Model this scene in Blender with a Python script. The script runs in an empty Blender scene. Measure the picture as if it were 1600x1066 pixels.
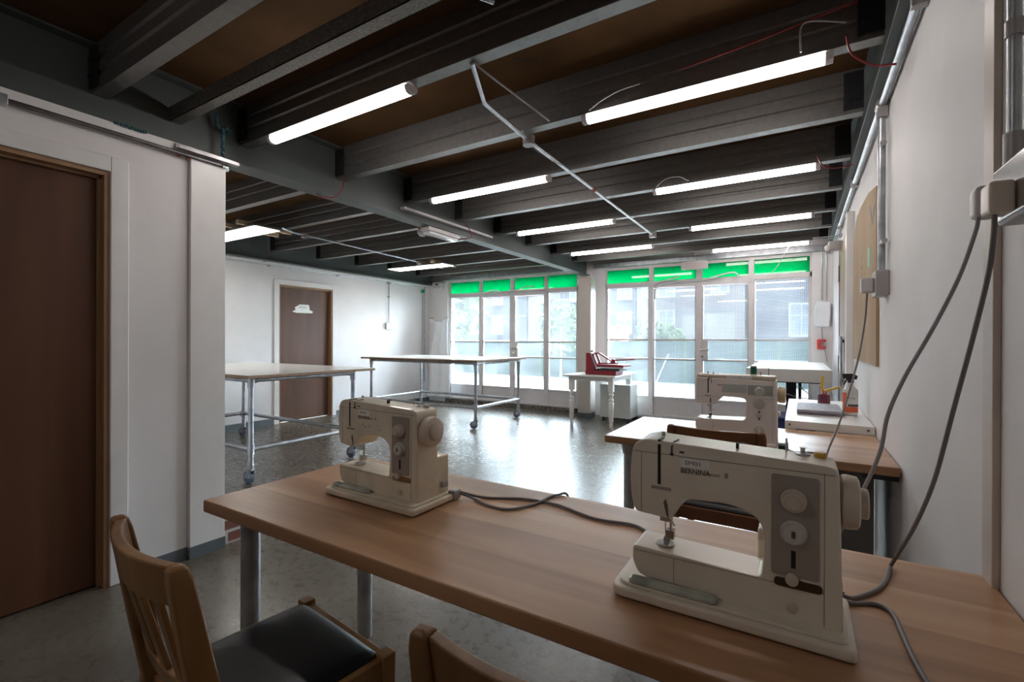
import bpy, bmesh, math, random
from mathutils import Vector, Matrix
random.seed(7)
SC = bpy.context.scene
COL = SC.collection
PI = math.pi
# ------------------------------------------------------------------ camera
CAM_H = 1.25
cd = bpy.data.cameras.new('camera'); cam = bpy.data.objects.new('camera', cd); COL.objects.link(cam)
cd.sensor_width = 36; cd.lens = 16.594; cd.clip_start = 0.02; cd.clip_end = 300
yaw, pit, rol = math.radians(31.35), math.radians(-.07), math.radians(.21)
fw = Vector((-math.sin(yaw)*math.cos(pit), math.cos(yaw)*math.cos(pit), math.sin(pit)))
rt = Vector((math.cos(yaw), math.sin(yaw), 0)); up = rt.cross(fw)
r2 = rt*math.cos(rol)+up*math.sin(rol); u2 = -rt*math.sin(rol)+up*math.cos(rol)
mw = Matrix.Identity(4)
for i in range(3):
    mw[i][0] = r2[i]; mw[i][1] = u2[i]; mw[i][2] = -fw[i]
mw[2][3] = CAM_H
cam.matrix_world = mw
SC.camera = cam
# ------------------------------------------------------------------ world, sun, exposure
w = bpy.data.worlds.new('sky'); SC.world = w; w.use_nodes = True
wn = w.node_tree; wn.nodes.clear()
wo = wn.nodes.new('ShaderNodeOutputWorld'); bg = wn.nodes.new('ShaderNodeBackground')
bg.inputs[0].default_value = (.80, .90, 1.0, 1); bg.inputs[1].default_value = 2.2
# overcast sky, brightest toward the hidden sun over the yard
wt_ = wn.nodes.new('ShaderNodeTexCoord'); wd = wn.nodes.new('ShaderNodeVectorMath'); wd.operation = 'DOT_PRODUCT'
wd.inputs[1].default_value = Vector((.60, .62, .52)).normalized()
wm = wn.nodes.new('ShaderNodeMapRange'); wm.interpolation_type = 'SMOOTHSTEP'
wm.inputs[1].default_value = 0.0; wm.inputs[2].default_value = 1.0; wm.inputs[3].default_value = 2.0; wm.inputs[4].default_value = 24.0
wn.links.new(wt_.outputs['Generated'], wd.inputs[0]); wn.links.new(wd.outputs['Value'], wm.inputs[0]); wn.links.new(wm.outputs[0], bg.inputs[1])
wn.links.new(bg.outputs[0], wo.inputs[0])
sd = bpy.data.lights.new('sun', 'SUN'); sd.energy = 14.0; sd.angle = math.radians(28); sd.color = (1, .97, .92)
so = bpy.data.objects.new('sun', sd); COL.objects.link(so)
so.rotation_euler = Vector((-.72, -.50, -.50)).to_track_quat('-Z', 'Y').to_euler(); so.location = (5, 15, 12)
SC.view_settings.view_transform = 'Standard'; SC.view_settings.look = 'None'
SC.view_settings.exposure = 1.35; SC.view_settings.gamma = 1.0
SC.view_settings.use_curve_mapping = False
BATTEN = 8.8      # strength of the ceiling tubes
PANEL = 7.0
SC.cycles.max_bounces = 8; SC.cycles.diffuse_bounces = 5; SC.cycles.glossy_bounces = 3
SC.cycles.transparent_max_bounces = 12
for (x0, x1) in ((-6.1, -3.3), (-2.75, .12)):
    pd = bpy.data.lights.new('window_portal', 'AREA'); pd.shape = 'RECTANGLE'; pd.size = x1-x0; pd.size_y = 2.1
    pd.cycles.is_portal = True
    po = bpy.data.objects.new('window_portal', pd); COL.objects.link(po)
    po.location = ((x0+x1)/2, 7.72, 1.3); po.rotation_euler = (-PI/2, 0, 0)

# ------------------------------------------------------------------ materials
def nodes(name):
    m = bpy.data.materials.new(name); m.use_nodes = True
    n = m.node_tree.nodes; b = n['Principled BSDF']
    return m, n, m.node_tree.links, b
def ramp(n, stops):
    r = n.new('ShaderNodeValToRGB'); e = r.color_ramp.elements
    while len(e) < len(stops): e.new(.5)
    for i, (p, c) in enumerate(stops):
        e[i].position = p; e[i].color = (*c, 1)
    return r
def mat(name, c, rough=.5, metal=0, var=.06, scale=8, bump=0, bscale=60, spec=.5, coat=0, rvar=0, stretch=(1, 1, 1)):
    m, n, l, b = nodes(name)
    tc = n.new('ShaderNodeTexCoord'); mp = n.new('ShaderNodeMapping'); mp.inputs[3].default_value = stretch
    l.new(tc.outputs['Object'], mp.inputs[0])
    t = n.new('ShaderNodeTexNoise'); t.inputs['Scale'].default_value = scale; t.inputs['Detail'].default_value = 4
    l.new(mp.outputs[0], t.inputs[0])
    r = ramp(n, [(.3, tuple(x*(1-var*2) for x in c)), (.7, tuple(min(1, x*(1+var)) for x in c))])
    l.new(t.outputs[0], r.inputs[0]); l.new(r.outputs[0], b.inputs['Base Color'])
    b.inputs['Roughness'].default_value = rough; b.inputs['Metallic'].default_value = metal
    b.inputs['Specular IOR Level'].default_value = spec; b.inputs['Coat Weight'].default_value = coat
    if rvar:
        mr = n.new('ShaderNodeMapRange'); mr.inputs[3].default_value = max(.02, rough-rvar); mr.inputs[4].default_value = rough+rvar
        l.new(t.outputs[0], mr.inputs[0]); l.new(mr.outputs[0], b.inputs['Roughness'])
    if bump:
        t2 = n.new('ShaderNodeTexNoise'); t2.inputs['Scale'].default_value = bscale; l.new(mp.outputs[0], t2.inputs[0])
        bp = n.new('ShaderNodeBump'); bp.inputs['Strength'].default_value = bump; bp.inputs['Distance'].default_value = .01
        l.new(t2.outputs[0], bp.inputs['Height']); l.new(bp.outputs[0], b.inputs['Normal'])
    return m
def glow(name, c, s):
    m, n, l, b = nodes(name)
    b.inputs['Base Color'].default_value = (*c, 1); b.inputs['Emission Color'].default_value = (*c, 1)
    b.inputs['Emission Strength'].default_value = s; b.inputs['Roughness'].default_value = .4
    return m
def wood(name, c1, c2, c3, axis=0, stave=.11, rough=.35, gs=1.0):
    """long boards along one axis with grain"""
    m, n, l, b = nodes(name)
    tc = n.new('ShaderNodeTexCoord'); sx = n.new('ShaderNodeSeparateXYZ'); l.new(tc.outputs['Object'], sx.inputs[0])
    other = 1 if axis == 0 else 0
    dv = n.new('ShaderNodeMath'); dv.operation = 'DIVIDE'; dv.inputs[1].default_value = stave; l.new(sx.outputs[other], dv.inputs[0])
    fl = n.new('ShaderNodeMath'); fl.operation = 'FLOOR'; l.new(dv.outputs[0], fl.inputs[0])
    wn_ = n.new('ShaderNodeTexWhiteNoise'); wn_.noise_dimensions = '1D'; l.new(fl.outputs[0], wn_.inputs['W'])
    cb = n.new('ShaderNodeCombineXYZ')
    ml = n.new('ShaderNodeMath'); ml.operation = 'MULTIPLY'; ml.inputs[1].default_value = 9; l.new(wn_.outputs[0], ml.inputs[0])
    mp = n.new('ShaderNodeMapping'); s = [14*gs, 14*gs, 14*gs]; s[axis] = 1.3*gs; mp.inputs[3].default_value = s
    l.new(tc.outputs['Object'], mp.inputs[0])
    ad = n.new('ShaderNodeVectorMath'); ad.operation = 'ADD'; l.new(mp.outputs[0], ad.inputs[0])
    l.new(ml.outputs[0], cb.inputs[0]); l.new(ml.outputs[0], cb.inputs[2]); l.new(cb.outputs[0], ad.inputs[1])
    t = n.new('ShaderNodeTexNoise'); t.inputs['Scale'].default_value = 1; t.inputs['Detail'].default_value = 7
    t.inputs['Distortion'].default_value = .6; l.new(ad.outputs[0], t.inputs[0])
    mx = n.new('ShaderNodeMath'); mx.operation = 'MULTIPLY_ADD'; mx.inputs[1].default_value = .35; l.new(wn_.outputs[0], mx.inputs[0]); 
    m2 = n.new('ShaderNodeMath'); m2.operation = 'MULTIPLY'; m2.inputs[1].default_value = .75; l.new(t.outputs[0], m2.inputs[0]); l.new(m2.outputs[0], mx.inputs[2])
    r = ramp(n, [(.3, c1), (.52, c2), (.75, c3)]); l.new(mx.outputs[0], r.inputs[0]); l.new(r.outputs[0], b.inputs['Base Color'])
    b.inputs['Roughness'].default_value = rough
    bp = n.new('ShaderNodeBump'); bp.inputs['Strength'].default_value = .08; bp.inputs['Distance'].default_value = .004
    l.new(t.outputs[0], bp.inputs['Height']); l.new(bp.outputs[0], b.inputs['Normal'])
    return m
def floor_mat():
    m, n, l, b = nodes('concrete_floor')
    tc = n.new('ShaderNodeTexCoord')
    def noise(s, d=6, dist=0):
        t = n.new('ShaderNodeTexNoise'); t.inputs['Scale'].default_value = s; t.inputs['Detail'].default_value = d
        t.inputs['Distortion'].default_value = dist; l.new(tc.outputs['Object'], t.inputs[0]); return t
    a = noise(1.3, 10, .4); f = noise(22, 12); g = noise(60, 4)
    r1 = ramp(n, [(.32, (.085, .070, .052)), (.5, (.12, .102, .078)), (.68, (.16, .14, .112))]); l.new(a.outputs[0], r1.inputs[0])
    r2_ = ramp(n, [(.28, (.35, .34, .33)), (.38, (.95, .95, .95)), (.75, (1.0, 1.0, 1.0))]); l.new(f.outputs[0], r2_.inputs[0])
    mx = n.new('ShaderNodeMix'); mx.data_type = 'RGBA'; mx.blend_type = 'MULTIPLY'; mx.inputs[0].default_value = .22
    l.new(r1.outputs[0], mx.inputs[6]); l.new(r2_.outputs[0], mx.inputs[7]); l.new(mx.outputs[2], b.inputs['Base Color'])
    mr = n.new('ShaderNodeMapRange'); mr.inputs[1].default_value = .3; mr.inputs[2].default_value = .7
    mr.inputs[3].default_value = .24; mr.inputs[4].default_value = .34; l.new(f.outputs[0], mr.inputs[0]); l.new(mr.outputs[0], b.inputs['Roughness'])
    ms = n.new('ShaderNodeMath'); ms.operation = 'ADD'; l.new(f.outputs[0], ms.inputs[0]); l.new(g.outputs[0], ms.inputs[1])
    bp = n.new('ShaderNodeBump'); bp.inputs['Strength'].default_value = .25; bp.inputs['Distance'].default_value = .0025
    l.new(ms.outputs[0], bp.inputs['Height']); l.new(bp.outputs[0], b.inputs['Normal'])
    return m
def glass_mat(name, haze=.12, mesh=False):
    """clear pane with a film of dust, optionally with cast-in wire"""
    m = bpy.data.materials.new(name); m.use_nodes = True; n = m.node_tree.nodes; l = m.node_tree.links; n.clear()
    o = n.new('ShaderNodeOutputMaterial'); tr = n.new('ShaderNodeBsdfTransparent'); tr.inputs[0].default_value = (.93, .97, .98, 1)
    gl = n.new('ShaderNodeBsdfGlossy'); gl.inputs['Roughness'].default_value = .0
    lw = n.new('ShaderNodeFresnel'); lw.inputs[0].default_value = 1.5
    mg = n.new('ShaderNodeMixShader'); l.new(lw.outputs[0], mg.inputs[0]); l.new(tr.outputs[0], mg.inputs[1]); l.new(gl.outputs[0], mg.inputs[2])
    tl = n.new('ShaderNodeBsdfTranslucent'); tl.inputs[0].default_value = (.86, .93, 1.0, 1)
    tc = n.new('ShaderNodeTexCoord'); t = n.new('ShaderNodeTexNoise'); t.inputs['Scale'].default_value = 2.2; t.inputs['Detail'].default_value = 5
    l.new(tc.outputs['Object'], t.inputs[0])
    mr = n.new('ShaderNodeMapRange'); mr.inputs[1].default_value = .3; mr.inputs[2].default_value = .7; mr.inputs[3].default_value = haze*.6; mr.inputs[4].default_value = haze*1.4
    l.new(t.outputs[0], mr.inputs[0])
    md = n.new('ShaderNodeMixShader'); l.new(mr.outputs[0], md.inputs[0]); l.new(mg.outputs[0], md.inputs[1]); l.new(tl.outputs[0], md.inputs[2])
    last = md
    if mesh:
        br = n.new('ShaderNodeTexBrick'); br.offset = 0; br.inputs['Scale'].default_value = 1
        br.inputs['Mortar Size'].default_value = .0016; br.inputs['Brick Width'].default_value = .022; br.inputs['Row Height'].default_value = .022
        br.inputs['Mortar Smooth'].default_value = 0
        sx = n.new('ShaderNodeSeparateXYZ'); cb = n.new('ShaderNodeCombineXYZ'); l.new(tc.outputs['Object'], sx.inputs[0])
        l.new(sx.outputs[0], cb.inputs[0]); l.new(sx.outputs[2], cb.inputs[1]); l.new(cb.outputs[0], br.inputs[0])
        df = n.new('ShaderNodeBsdfDiffuse'); df.inputs[0].default_value = (.55, .62, .7, 1)
        mw_ = n.new('ShaderNodeMixShader'); l.new(br.outputs['Fac'], mw_.inputs[0]); l.new(md.outputs[0], mw_.inputs[1]); l.new(df.outputs[0], mw_.inputs[2])
        last = mw_
    l.new(last.outputs[0], o.inputs[0])
    return m
def film_mat(name, c):
    m = bpy.data.materials.new(name); m.use_nodes = True; n = m.node_tree.nodes; l = m.node_tree.links; n.clear()
    o = n.new('ShaderNodeOutputMaterial'); tl = n.new('ShaderNodeBsdfTranslucent'); tl.inputs[0].default_value = (*c, 1)
    gl = n.new('ShaderNodeBsdfGlossy'); gl.inputs['Roughness'].default_value = .02
    fr = n.new('ShaderNodeFresnel'); fr.inputs[0].default_value = 1.45
    mg = n.new('ShaderNodeMixShader'); l.new(fr.outputs[0], mg.inputs[0]); l.new(tl.outputs[0], mg.inputs[1]); l.new(gl.outputs[0], mg.inputs[2])
    l.new(mg.outputs[0], o.inputs[0]); return m
def brick_mat(name, c1, c2, mortar, sc=1):
    m, n, l, b = nodes(name)
    tc = n.new('ShaderNodeTexCoord'); sx = n.new('ShaderNodeSeparateXYZ'); cb = n.new('ShaderNodeCombineXYZ')
    l.new(tc.outputs['Object'], sx.inputs[0])
    ad = n.new('ShaderNodeMath'); l.new(sx.outputs[0], ad.inputs[0]); l.new(sx.outputs[1], ad.inputs[1])
    l.new(ad.outputs[0], cb.inputs[0]); l.new(sx.outputs[2], cb.inputs[1])
    br = n.new('ShaderNodeTexBrick'); l.new(cb.outputs[0], br.inputs[0]); br.inputs['Scale'].default_value = 1
    br.inputs['Brick Width'].default_value = .22*sc; br.inputs['Row Height'].default_value = .075*sc; br.inputs['Mortar Size'].default_value = .01*sc
    br.inputs[1].default_value = (*c1, 1); br.inputs[2].default_value = (*c2, 1); br.inputs[3].default_value = (*mortar, 1)
    l.new(br.outputs[0], b.inputs['Base Color']); b.inputs['Roughness'].default_value = .9
    return m
def leaf_mat(name, c1, c2):
    m, n, l, b = nodes(name)
    oi = n.new('ShaderNodeTexCoord'); t = n.new('ShaderNodeTexNoise'); t.inputs['Scale'].default_value = 5; l.new(oi.outputs['Object'], t.inputs[0])
    r = ramp(n, [(.35, c1), (.65, c2)]); l.new(t.outputs[0], r.inputs[0]); l.new(r.outputs[0], b.inputs['Base Color']); b.inputs['Roughness'].default_value = 1; b.inputs['Specular IOR Level'].default_value = 0
    return m

M = dict(
 white_wall=mat('white_wall_paint', (.77, .745, .735), .6, var=.03, scale=2.5, bump=.05, bscale=25),
 white_trim=mat('white_gloss_trim', (.78, .76, .74), .35, var=.02),
 cream=mat('cream_cover_strip', (.58, .5, .44), .45, var=.04),
 door=wood('red_brown_door_veneer', (.075, .027, .010), (.12, .044, .017), (.16, .064, .026), axis=2, stave=3, rough=.5, gs=.5),
 doorlin=wood('pale_door_lining_wood', (.26, .14, .07), (.33, .19, .10), (.40, .24, .13), axis=2, stave=3, rough=.5),
 tabletop=wood('oiled_stave_worktop', (.32, .165, .078), (.47, .265, .137), (.58, .355, .20), axis=0, stave=.16, rough=.36, gs=.8),
 board=mat('brown_fibreboard', (.090, .046, .019), .9, spec=.15, var=.12, scale=3),
 steel=mat('galvanised_steel', (.50, .52, .55), .36, metal=.8, var=.15, scale=14, rvar=.1),
 steel_joist=mat('dull_galvanised_joist', (.27, .26, .25), .44, metal=.85, var=.06, scale=30),
 beam=mat('grey_green_beam_paint', (.085, .10, .095), .5, var=.08, scale=3),
 blackm=mat('black_metal', (.012, .012, .014), .5),
 concrete=floor_mat(),
 plinth=mat('rough_stained_concrete', (.16, .14, .12), .9, var=.45, scale=22, bump=.5, bscale=40),
 skirting=mat('grey_skirting_paint', (.11, .13, .145), .6, var=.08),
 frame=mat('white_window_frame_paint', (.66, .63, .63), .4, var=.03),
 glass=glass_mat('dusty_window_glass', .026), wired=glass_mat('wired_window_glass', .017, True),
 film=film_mat('green_window_film', (.0, .29, .14)),
 tube=glow('lit_tube_diffuser', (1, .93, .90), BATTEN), panel=glow('lit_panel_diffuser', (1, .97, .92), PANEL),
 ltplastic=mat('lamp_white_plastic', (.62, .58, .58), .4, var=.02),
 greyplastic=mat('grey_socket_metal', (.42, .40, .39), .4, metal=.2, var=.04),
 pine=mat('raw_pine_batten', (.62, .47, .30), .7, var=.1, stretch=(1, 8, 8)),
 offwhite=mat('off_white_plastic', (.86, .79, .73), .35, var=.02), beige=mat('ivory_enamel', (.78, .71, .59), .3, var=.05, scale=9, coat=.2),
 beige2=mat('ivory_enamel_worn', (.76, .68, .53), .34, var=.08, scale=14, coat=.2),
 warmgrey=mat('warm_grey_control_plate', (.36, .31, .265), .45, var=.04),
 knob=mat('pale_beige_knob', (.62, .53, .44), .35, var=.03),
 knobw=mat('off_white_dial', (.60, .58, .52), .35, var=.03),
 dark=mat('dark_slot', (.015, .013, .012), .5),
 seam=mat('seam_shadow_line', (.16, .13, .10), .7),
 bronze=mat('dark_bronze_plate', (.08, .05, .025), .35, metal=.5),
 gold=mat('ochre_plate', (.32, .19, .07), .4, metal=.3), tray=mat('grey_green_clear_tray', (.42, .46, .40), .08, var=.2, scale=20, coat=.6),
 darksteel=mat('dark_conduit_steel', (.22, .21, .21), .35, metal=.9, var=.2), chrome=mat('bright_chrome', (.7, .7, .7), .15, metal=1, var=.02),  # conduit steel coloured darker to hold shading washed out by near light
 sticker=mat('white_paper_sticker', (.86, .84, .80), .6, var=.03),
 ink=mat('grey_ink', (.10, .09, .085), .6), redink=mat('red_ink', (.5, .03, .05), .5),
 cable=mat('grey_rubber_cable', (.17, .155, .16), .45, var=.03), cable_l=mat('light_grey_cable', (.33, .32, .33), .45, var=.03),
 redcable=mat('red_fire_cable', (.25, .015, .015), .45), whitecable=mat('white_cable', (.72, .70, .68), .45),
 chair=wood('honey_brown_chair_wood', (.17, .075, .022), (.26, .125, .04), (.35, .185, .065), axis=2, stave=.5, rough=.42),
 chair2=wood('dark_chestnut_chair_wood', (.14, .05, .02), (.20, .08, .03), (.26, .11, .045), axis=0, stave=.5, rough=.42),
 vinyl=mat('black_vinyl', (.006, .0065, .008), .38, var=.05, bump=.03, bscale=200),
 laminate=mat('pale_laminate', (.70, .67, .63), .22, var=.02), edge=mat('brown_board_edge', (.28, .17, .10), .6, var=.1, scale=30),
 rubber=mat('blue_grey_wheel', (.09, .11, .16), .5),
 whitep=mat('white_painted_wood', (.76, .75, .72), .4, var=.03), greenwhite=mat('pale_grey_cabinet', (.56, .58, .54), .45, var=.02),
 red=mat('deep_red_enamel', (.24, .008, .022), .35), alu=mat('aluminium_plate', (.6, .6, .6), .35, metal=.7),
 navy=mat('navy_plastic', (.02, .03, .13), .45), green=mat('green_thread', (.0, .13, .07), .7, var=.15, scale=80),
 yellow=mat('yellow_plastic', (.62, .38, .05), .4), skip=mat('skip_orange', (.16, .04, .02), .6), orange=mat('orange_label', (.75, .13, .05), .5, var=.05),
 bottle=mat('milky_bottle', (.66, .65, .62), .25), purple=mat('burgundy_pot', (.14, .02, .05), .4),
 paper=mat('grey_printed_paper', (.34, .32, .36), .6, var=.2, scale=40, stretch=(1, 1, 12)),
 ply=wood('tan_pinboard_sheet', (.40, .27, .15), (.46, .32, .185), (.52, .37, .22), axis=2, stave=3, rough=.75, gs=.4),
 brick=brick_mat('old_red_brick', (.20, .07, .05), (.13, .06, .05), (.45, .42, .38)),
 cloth=mat('white_dust_sheet', (.82, .84, .86), .85, var=.02), teal=mat('blue_green_putty', (.04, .12, .14), .8, var=.2, scale=40),
 redputty=mat('red_fire_sealant', (.38, .10, .08), .8, var=.3, scale=60),
 paving=mat('pale_yard_paving', (.10, .098, .092), .9, var=.12, scale=.8),
 fence=mat('dark_green_fence_mesh', (.004, .028, .022), .8, var=.25, scale=1.2, stretch=(1, 1, .4)),
 bwall=brick_mat('grey_brown_house_brick', (.030, .033, .042), (.040, .041, .048), (.052, .052, .058), 1.0),
 bwall2=brick_mat('pale_pink_house_brick', (.075, .058, .058), (.085, .066, .064), (.085, .08, .08), 1.0),
 render=mat('pale_house_render', (.08, .08, .08), .9), hglass=mat('house_window_pane', (.10, .12, .14), .15),
 hframe=mat('house_white_frame', (.24, .24, .25), .5), bark=mat('bark', (.10, .07, .05), .9),
 leaf=leaf_mat('light_green_leaves', (.022, .036, .018), (.055, .072, .036)), leafd=leaf_mat('dark_green_leaves', (.025, .05, .03), (.06, .09, .045)),
 roof=mat('slate_roof', (.08, .08, .09), .8), mint=mat('mint_sticker', (.20, .50, .32), .5),
 greenp=mat('green_clip', (.0, .35, .15), .5), redp=mat('bright_red_plastic', (.65, .05, .05), .4),
 darkgrey=mat('dark_grey_panel', (.13, .125, .12), .6), cabinet=mat('warm_grey_cabinet_side', (.20, .19, .175), .6),
)

# ------------------------------------------------------------------ mesh helpers
class B:
    def __init__(s): s.bm = bmesh.new()
    def box(s, x0, x1, y0, y1, z0, z1):
        v = [s.bm.verts.new((x, y, z)) for x in (x0, x1) for y in (y0, y1) for z in (z0, z1)]
        for f in ((0, 1, 3, 2), (4, 6, 7, 5), (0, 4, 5, 1), (2, 3, 7, 6), (0, 2, 6, 4), (1, 5, 7, 3)): s.bm.faces.new([v[i] for i in f])
        return s
    def obox(s, c, hx, hy, hz, m3):
        """oriented box, m3 = 3x3 rotation"""
        v = [s.bm.verts.new(Vector(c)+m3 @ Vector((x*hx, y*hy, z*hz))) for x in (-1, 1) for y in (-1, 1) for z in (-1, 1)]
        for f in ((0, 1, 3, 2), (4, 6, 7, 5), (0, 4, 5, 1), (2, 3, 7, 6), (0, 2, 6, 4), (1, 5, 7, 3)): s.bm.faces.new([v[i] for i in f])
        return s
    def bar(s, a, b, wd, ht, upv=(0, 0, 1)):
        a = Vector(a); b = Vector(b); d = (b-a).normalized(); u = Vector(upv); x = d.cross(u).normalized(); u = x.cross(d)
        return s.obox((a+b)/2, wd/2, (b-a).length/2, ht/2, Matrix((x, d, u)).transposed())
    def rings(s, rs, cap=True):
        vs = [[s.bm.verts.new(p) for p in r] for r in rs]; k = len(rs[0])
        for a, b in zip(vs, vs[1:]):
            for i in range(k): s.bm.faces.new((a[i], a[(i+1) % k], b[(i+1) % k], b[i]))
        if cap: s.bm.faces.new(vs[0][::-1]); s.bm.faces.new(vs[-1])
        return s
    def tube(s, pts, r, seg=10):
        pts = [Vector(p) for p in pts]; rs = []; x = None
        for i, p in enumerate(pts):
            d = (pts[min(i+1, len(pts)-1)]-pts[max(i-1, 0)]).normalized()
            if x is None:
                x = d.orthogonal().normalized()
            else:
                x = (x-d*x.dot(d)).normalized()
            y = d.cross(x); rr = r[i] if isinstance(r, (list, tuple)) else r
            rs.append([p+(x*math.cos(t)+y*math.sin(t))*rr for t in [2*PI*k/seg for k in range(seg)]])
        return s.rings(rs)
    def cyl(s, a, b, r, seg=20): return s.tube([a, b], r, seg)
    def lathe(s, o, prof, axis=2, seg=24):
        rs = []
        for (r, h) in prof:
            ring = []
            for k in range(seg):
                t = 2*PI*k/seg; c, d = max(r, 1e-4)*math.cos(t), max(r, 1e-4)*math.sin(t)
                p = ((h, c, d), (d, h, c), (c, d, h))[axis]
                ring.append(Vector(o)+Vector(p))
            rs.append(ring)
        return s.rings(rs)
    def prism(s, poly, axis, a, b):
        def P(u, v, w): return ((w, u, v), (u, w, v), (u, v, w))[axis]
        va = [s.bm.verts.new(P(u, v, a)) for u, v in poly]; vb = [s.bm.verts.new(P(u, v, b)) for u, v in poly]
        s.bm.faces.new(va[::-1]); s.bm.faces.new(vb); k = len(poly)
        for i in range(k): s.bm.faces.new((va[i], va[(i+1) % k], vb[(i+1) % k], vb[i]))
        return s
    def grid(s, f, nu, nv, th=0):
        g = [[s.bm.verts.new(f(i/nu, j/nv)) for j in range(nv+1)] for i in range(nu+1)]
        for i in range(nu):
            for j in range(nv): s.bm.faces.new((g[i][j], g[i+1][j], g[i+1][j+1], g[i][j+1]))
        return s
    def mesh(s, name, m, smooth=None):
        bmesh.ops.recalc_face_normals(s.bm, faces=s.bm.faces[:])
        me = bpy.data.meshes.new(name); s.bm.to_mesh(me); s.bm.free(); me.materials.append(M[m] if isinstance(m, str) else m)
        if smooth:
            for p in me.polygons: p.use_smooth = True
        return me
def tag(o, label=None, cat=None, group=None, kind=None):
    if label: o['label'] = label
    if cat: o['category'] = cat
    if group: o['group'] = group
    if kind: o['kind'] = kind
    return o
def thing(name, label, cat, loc=(0, 0, 0), rz=0, group=None, kind=None):
    o = bpy.data.objects.new(name, None); COL.objects.link(o); o.location = loc; o.rotation_euler = (0, 0, rz); o.empty_display_size = .05
    return tag(o, label, cat, group, kind)
def world_of(p):
    return (world_of(p.parent) if p.parent else Matrix.Identity(4)) @ (Matrix.Translation(p.location) @ p.rotation_euler.to_matrix().to_4x4())
def part(name, b, m, parent=None, world=False, bevel=0, smooth=False, segs=2, label=None):
    me = b.mesh(name, m, smooth)
    if world and parent: me.transform(world_of(parent).inverted())
    o = bpy.data.objects.new(name, me); COL.objects.link(o); o.parent = parent
    if bevel:
        md = o.modifiers.new('bevel', 'BEVEL'); md.width = bevel; md.segments = segs; md.limit_method = 'ANGLE'; md.angle_limit = math.radians(35)
        if not smooth:
            for p in me.polygons: p.use_smooth = True
            sm = o.modifiers.new('wn', 'WEIGHTED_NORMAL'); sm.keep_sharp = True
    elif smooth:
        me.set_sharp_from_angle(angle=math.radians(40))
    if label: o['label'] = label
    return o
def single(name, b, m, label, cat, group=None, bevel=0, smooth=False, kind=None):
    """a thing made of one mesh"""
    o = part(name, b, m, None, bevel=bevel, smooth=smooth); return tag(o, label, cat, group, kind)
def struct(name, b, m, bevel=0, parent=None, smooth=False):
    o = part(name, b, m, parent, bevel=bevel, smooth=smooth)
    if not parent: o['kind'] = 'structure'
    return o
def copy_tree(o, parent=None):
    c = o.copy(); COL.objects.link(c); c.parent = parent
    for ch in list(o.children): copy_tree(ch, c)
    return c
def text(name, s, size, m, parent, mtx, th=.0006, sx=1, bold=0):
    cu = bpy.data.curves.new(name, 'FONT'); cu.body = s; cu.size = size; cu.extrude = th; cu.align_x = 'LEFT'; cu.offset = bold
    t = bpy.data.objects.new(name, cu); COL.objects.link(t)
    bpy.context.view_layer.update()
    me = bpy.data.meshes.new_from_object(t.evaluated_get(bpy.context.evaluated_depsgraph_get()))
    bpy.data.objects.remove(t); bpy.data.curves.remove(cu)
    me.transform(mtx @ Matrix.Diagonal((sx, 1, 1, 1))); me.materials.clear(); me.materials.append(M[m])
    o = bpy.data.objects.new(name, me); COL.objects.link(o); o.parent = parent
    return o
FRONT = Matrix(((1, 0, 0, 0), (0, 0, -1, 0), (0, 1, 0, 0), (0, 0, 0, 1)))    # text facing -Y
def T(x, y, z): return Matrix.Translation((x, y, z))
def smooth_path(pts, n=8):
    P = [Vector(p) for p in pts]; P = [P[0]*2-P[1]]+P+[P[-1]*2-P[-2]]; o = []
    for i in range(1, len(P)-2):
        a, b, c, d = P[i-1:i+3]
        for k in range(n):
            t = k/n; o.append(.5*((2*b)+(c-a)*t+(2*a-5*b+4*c-d)*t*t+(-a+3*b-3*c+d)*t**3))
    o.append(P[-2]); return o
def cable(pts, r=.0035, n=8): return B().tube(smooth_path(pts, n), r, 8)

# ================================================================== THE ROOM
ZC = 2.745          # underside of the ceiling boards
XR, XL, YW = .37, -6.6, 7.6
struct('floor', B().box(-6.8, .6, -3.2, 7.75, -.12, 0), 'concrete')
ceil = struct('ceiling', B().box(-6.8, .6, -3.2, 7.75, ZC, ZC+.05), 'board')
# side walls
struct('wall_right', B().box(XR, XR+.15, -3.2, 7.75, 0, ZC), 'white_wall')
struct('wall_left', B().box(XL-.15, XL, 1.3, 4.16, 0, 2.37).box(XL-.15, XL, 4.16, 5.13, 2.09, 2.37).box(XL-.15, XL, 5.13, 7.75, 0, 2.37).box(XL-.15, XL-.03, 1.3, 7.75, 2.37, ZC), 'white_wall')
struct('wall_partition', B().box(-3.08, -2.98, .985, 1.525, 0, 2.35).box(-3.08, -2.98, -3.2, .05, 0, 2.35).box(-3.08, -2.98, .05, .985, 2.10, 2.35), 'white_wall')
struct('wall_divider', B().box(-6.75, -3.08, 1.3, 1.4, 0, 2.35).box(-6.75, -3.112, 1.3, 1.4, 2.35, ZC).box(-6.85, -6.75, -3.2, 1.4, 0, ZC), 'white_wall')
struct('wall_behind', B().box(-6.8, .6, -3.3, -3.2, 0, ZC), 'white_wall')
struct('trim_1', B().box(-2.98, -2.955, 1.34, 1.53, .05, 2.285), 'white_trim', bevel=.002)
struct('trim_2', B().box(XR-.014, XR, 1.41, 1.475, 0, 2.4), 'cream', bevel=.002)
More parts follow.
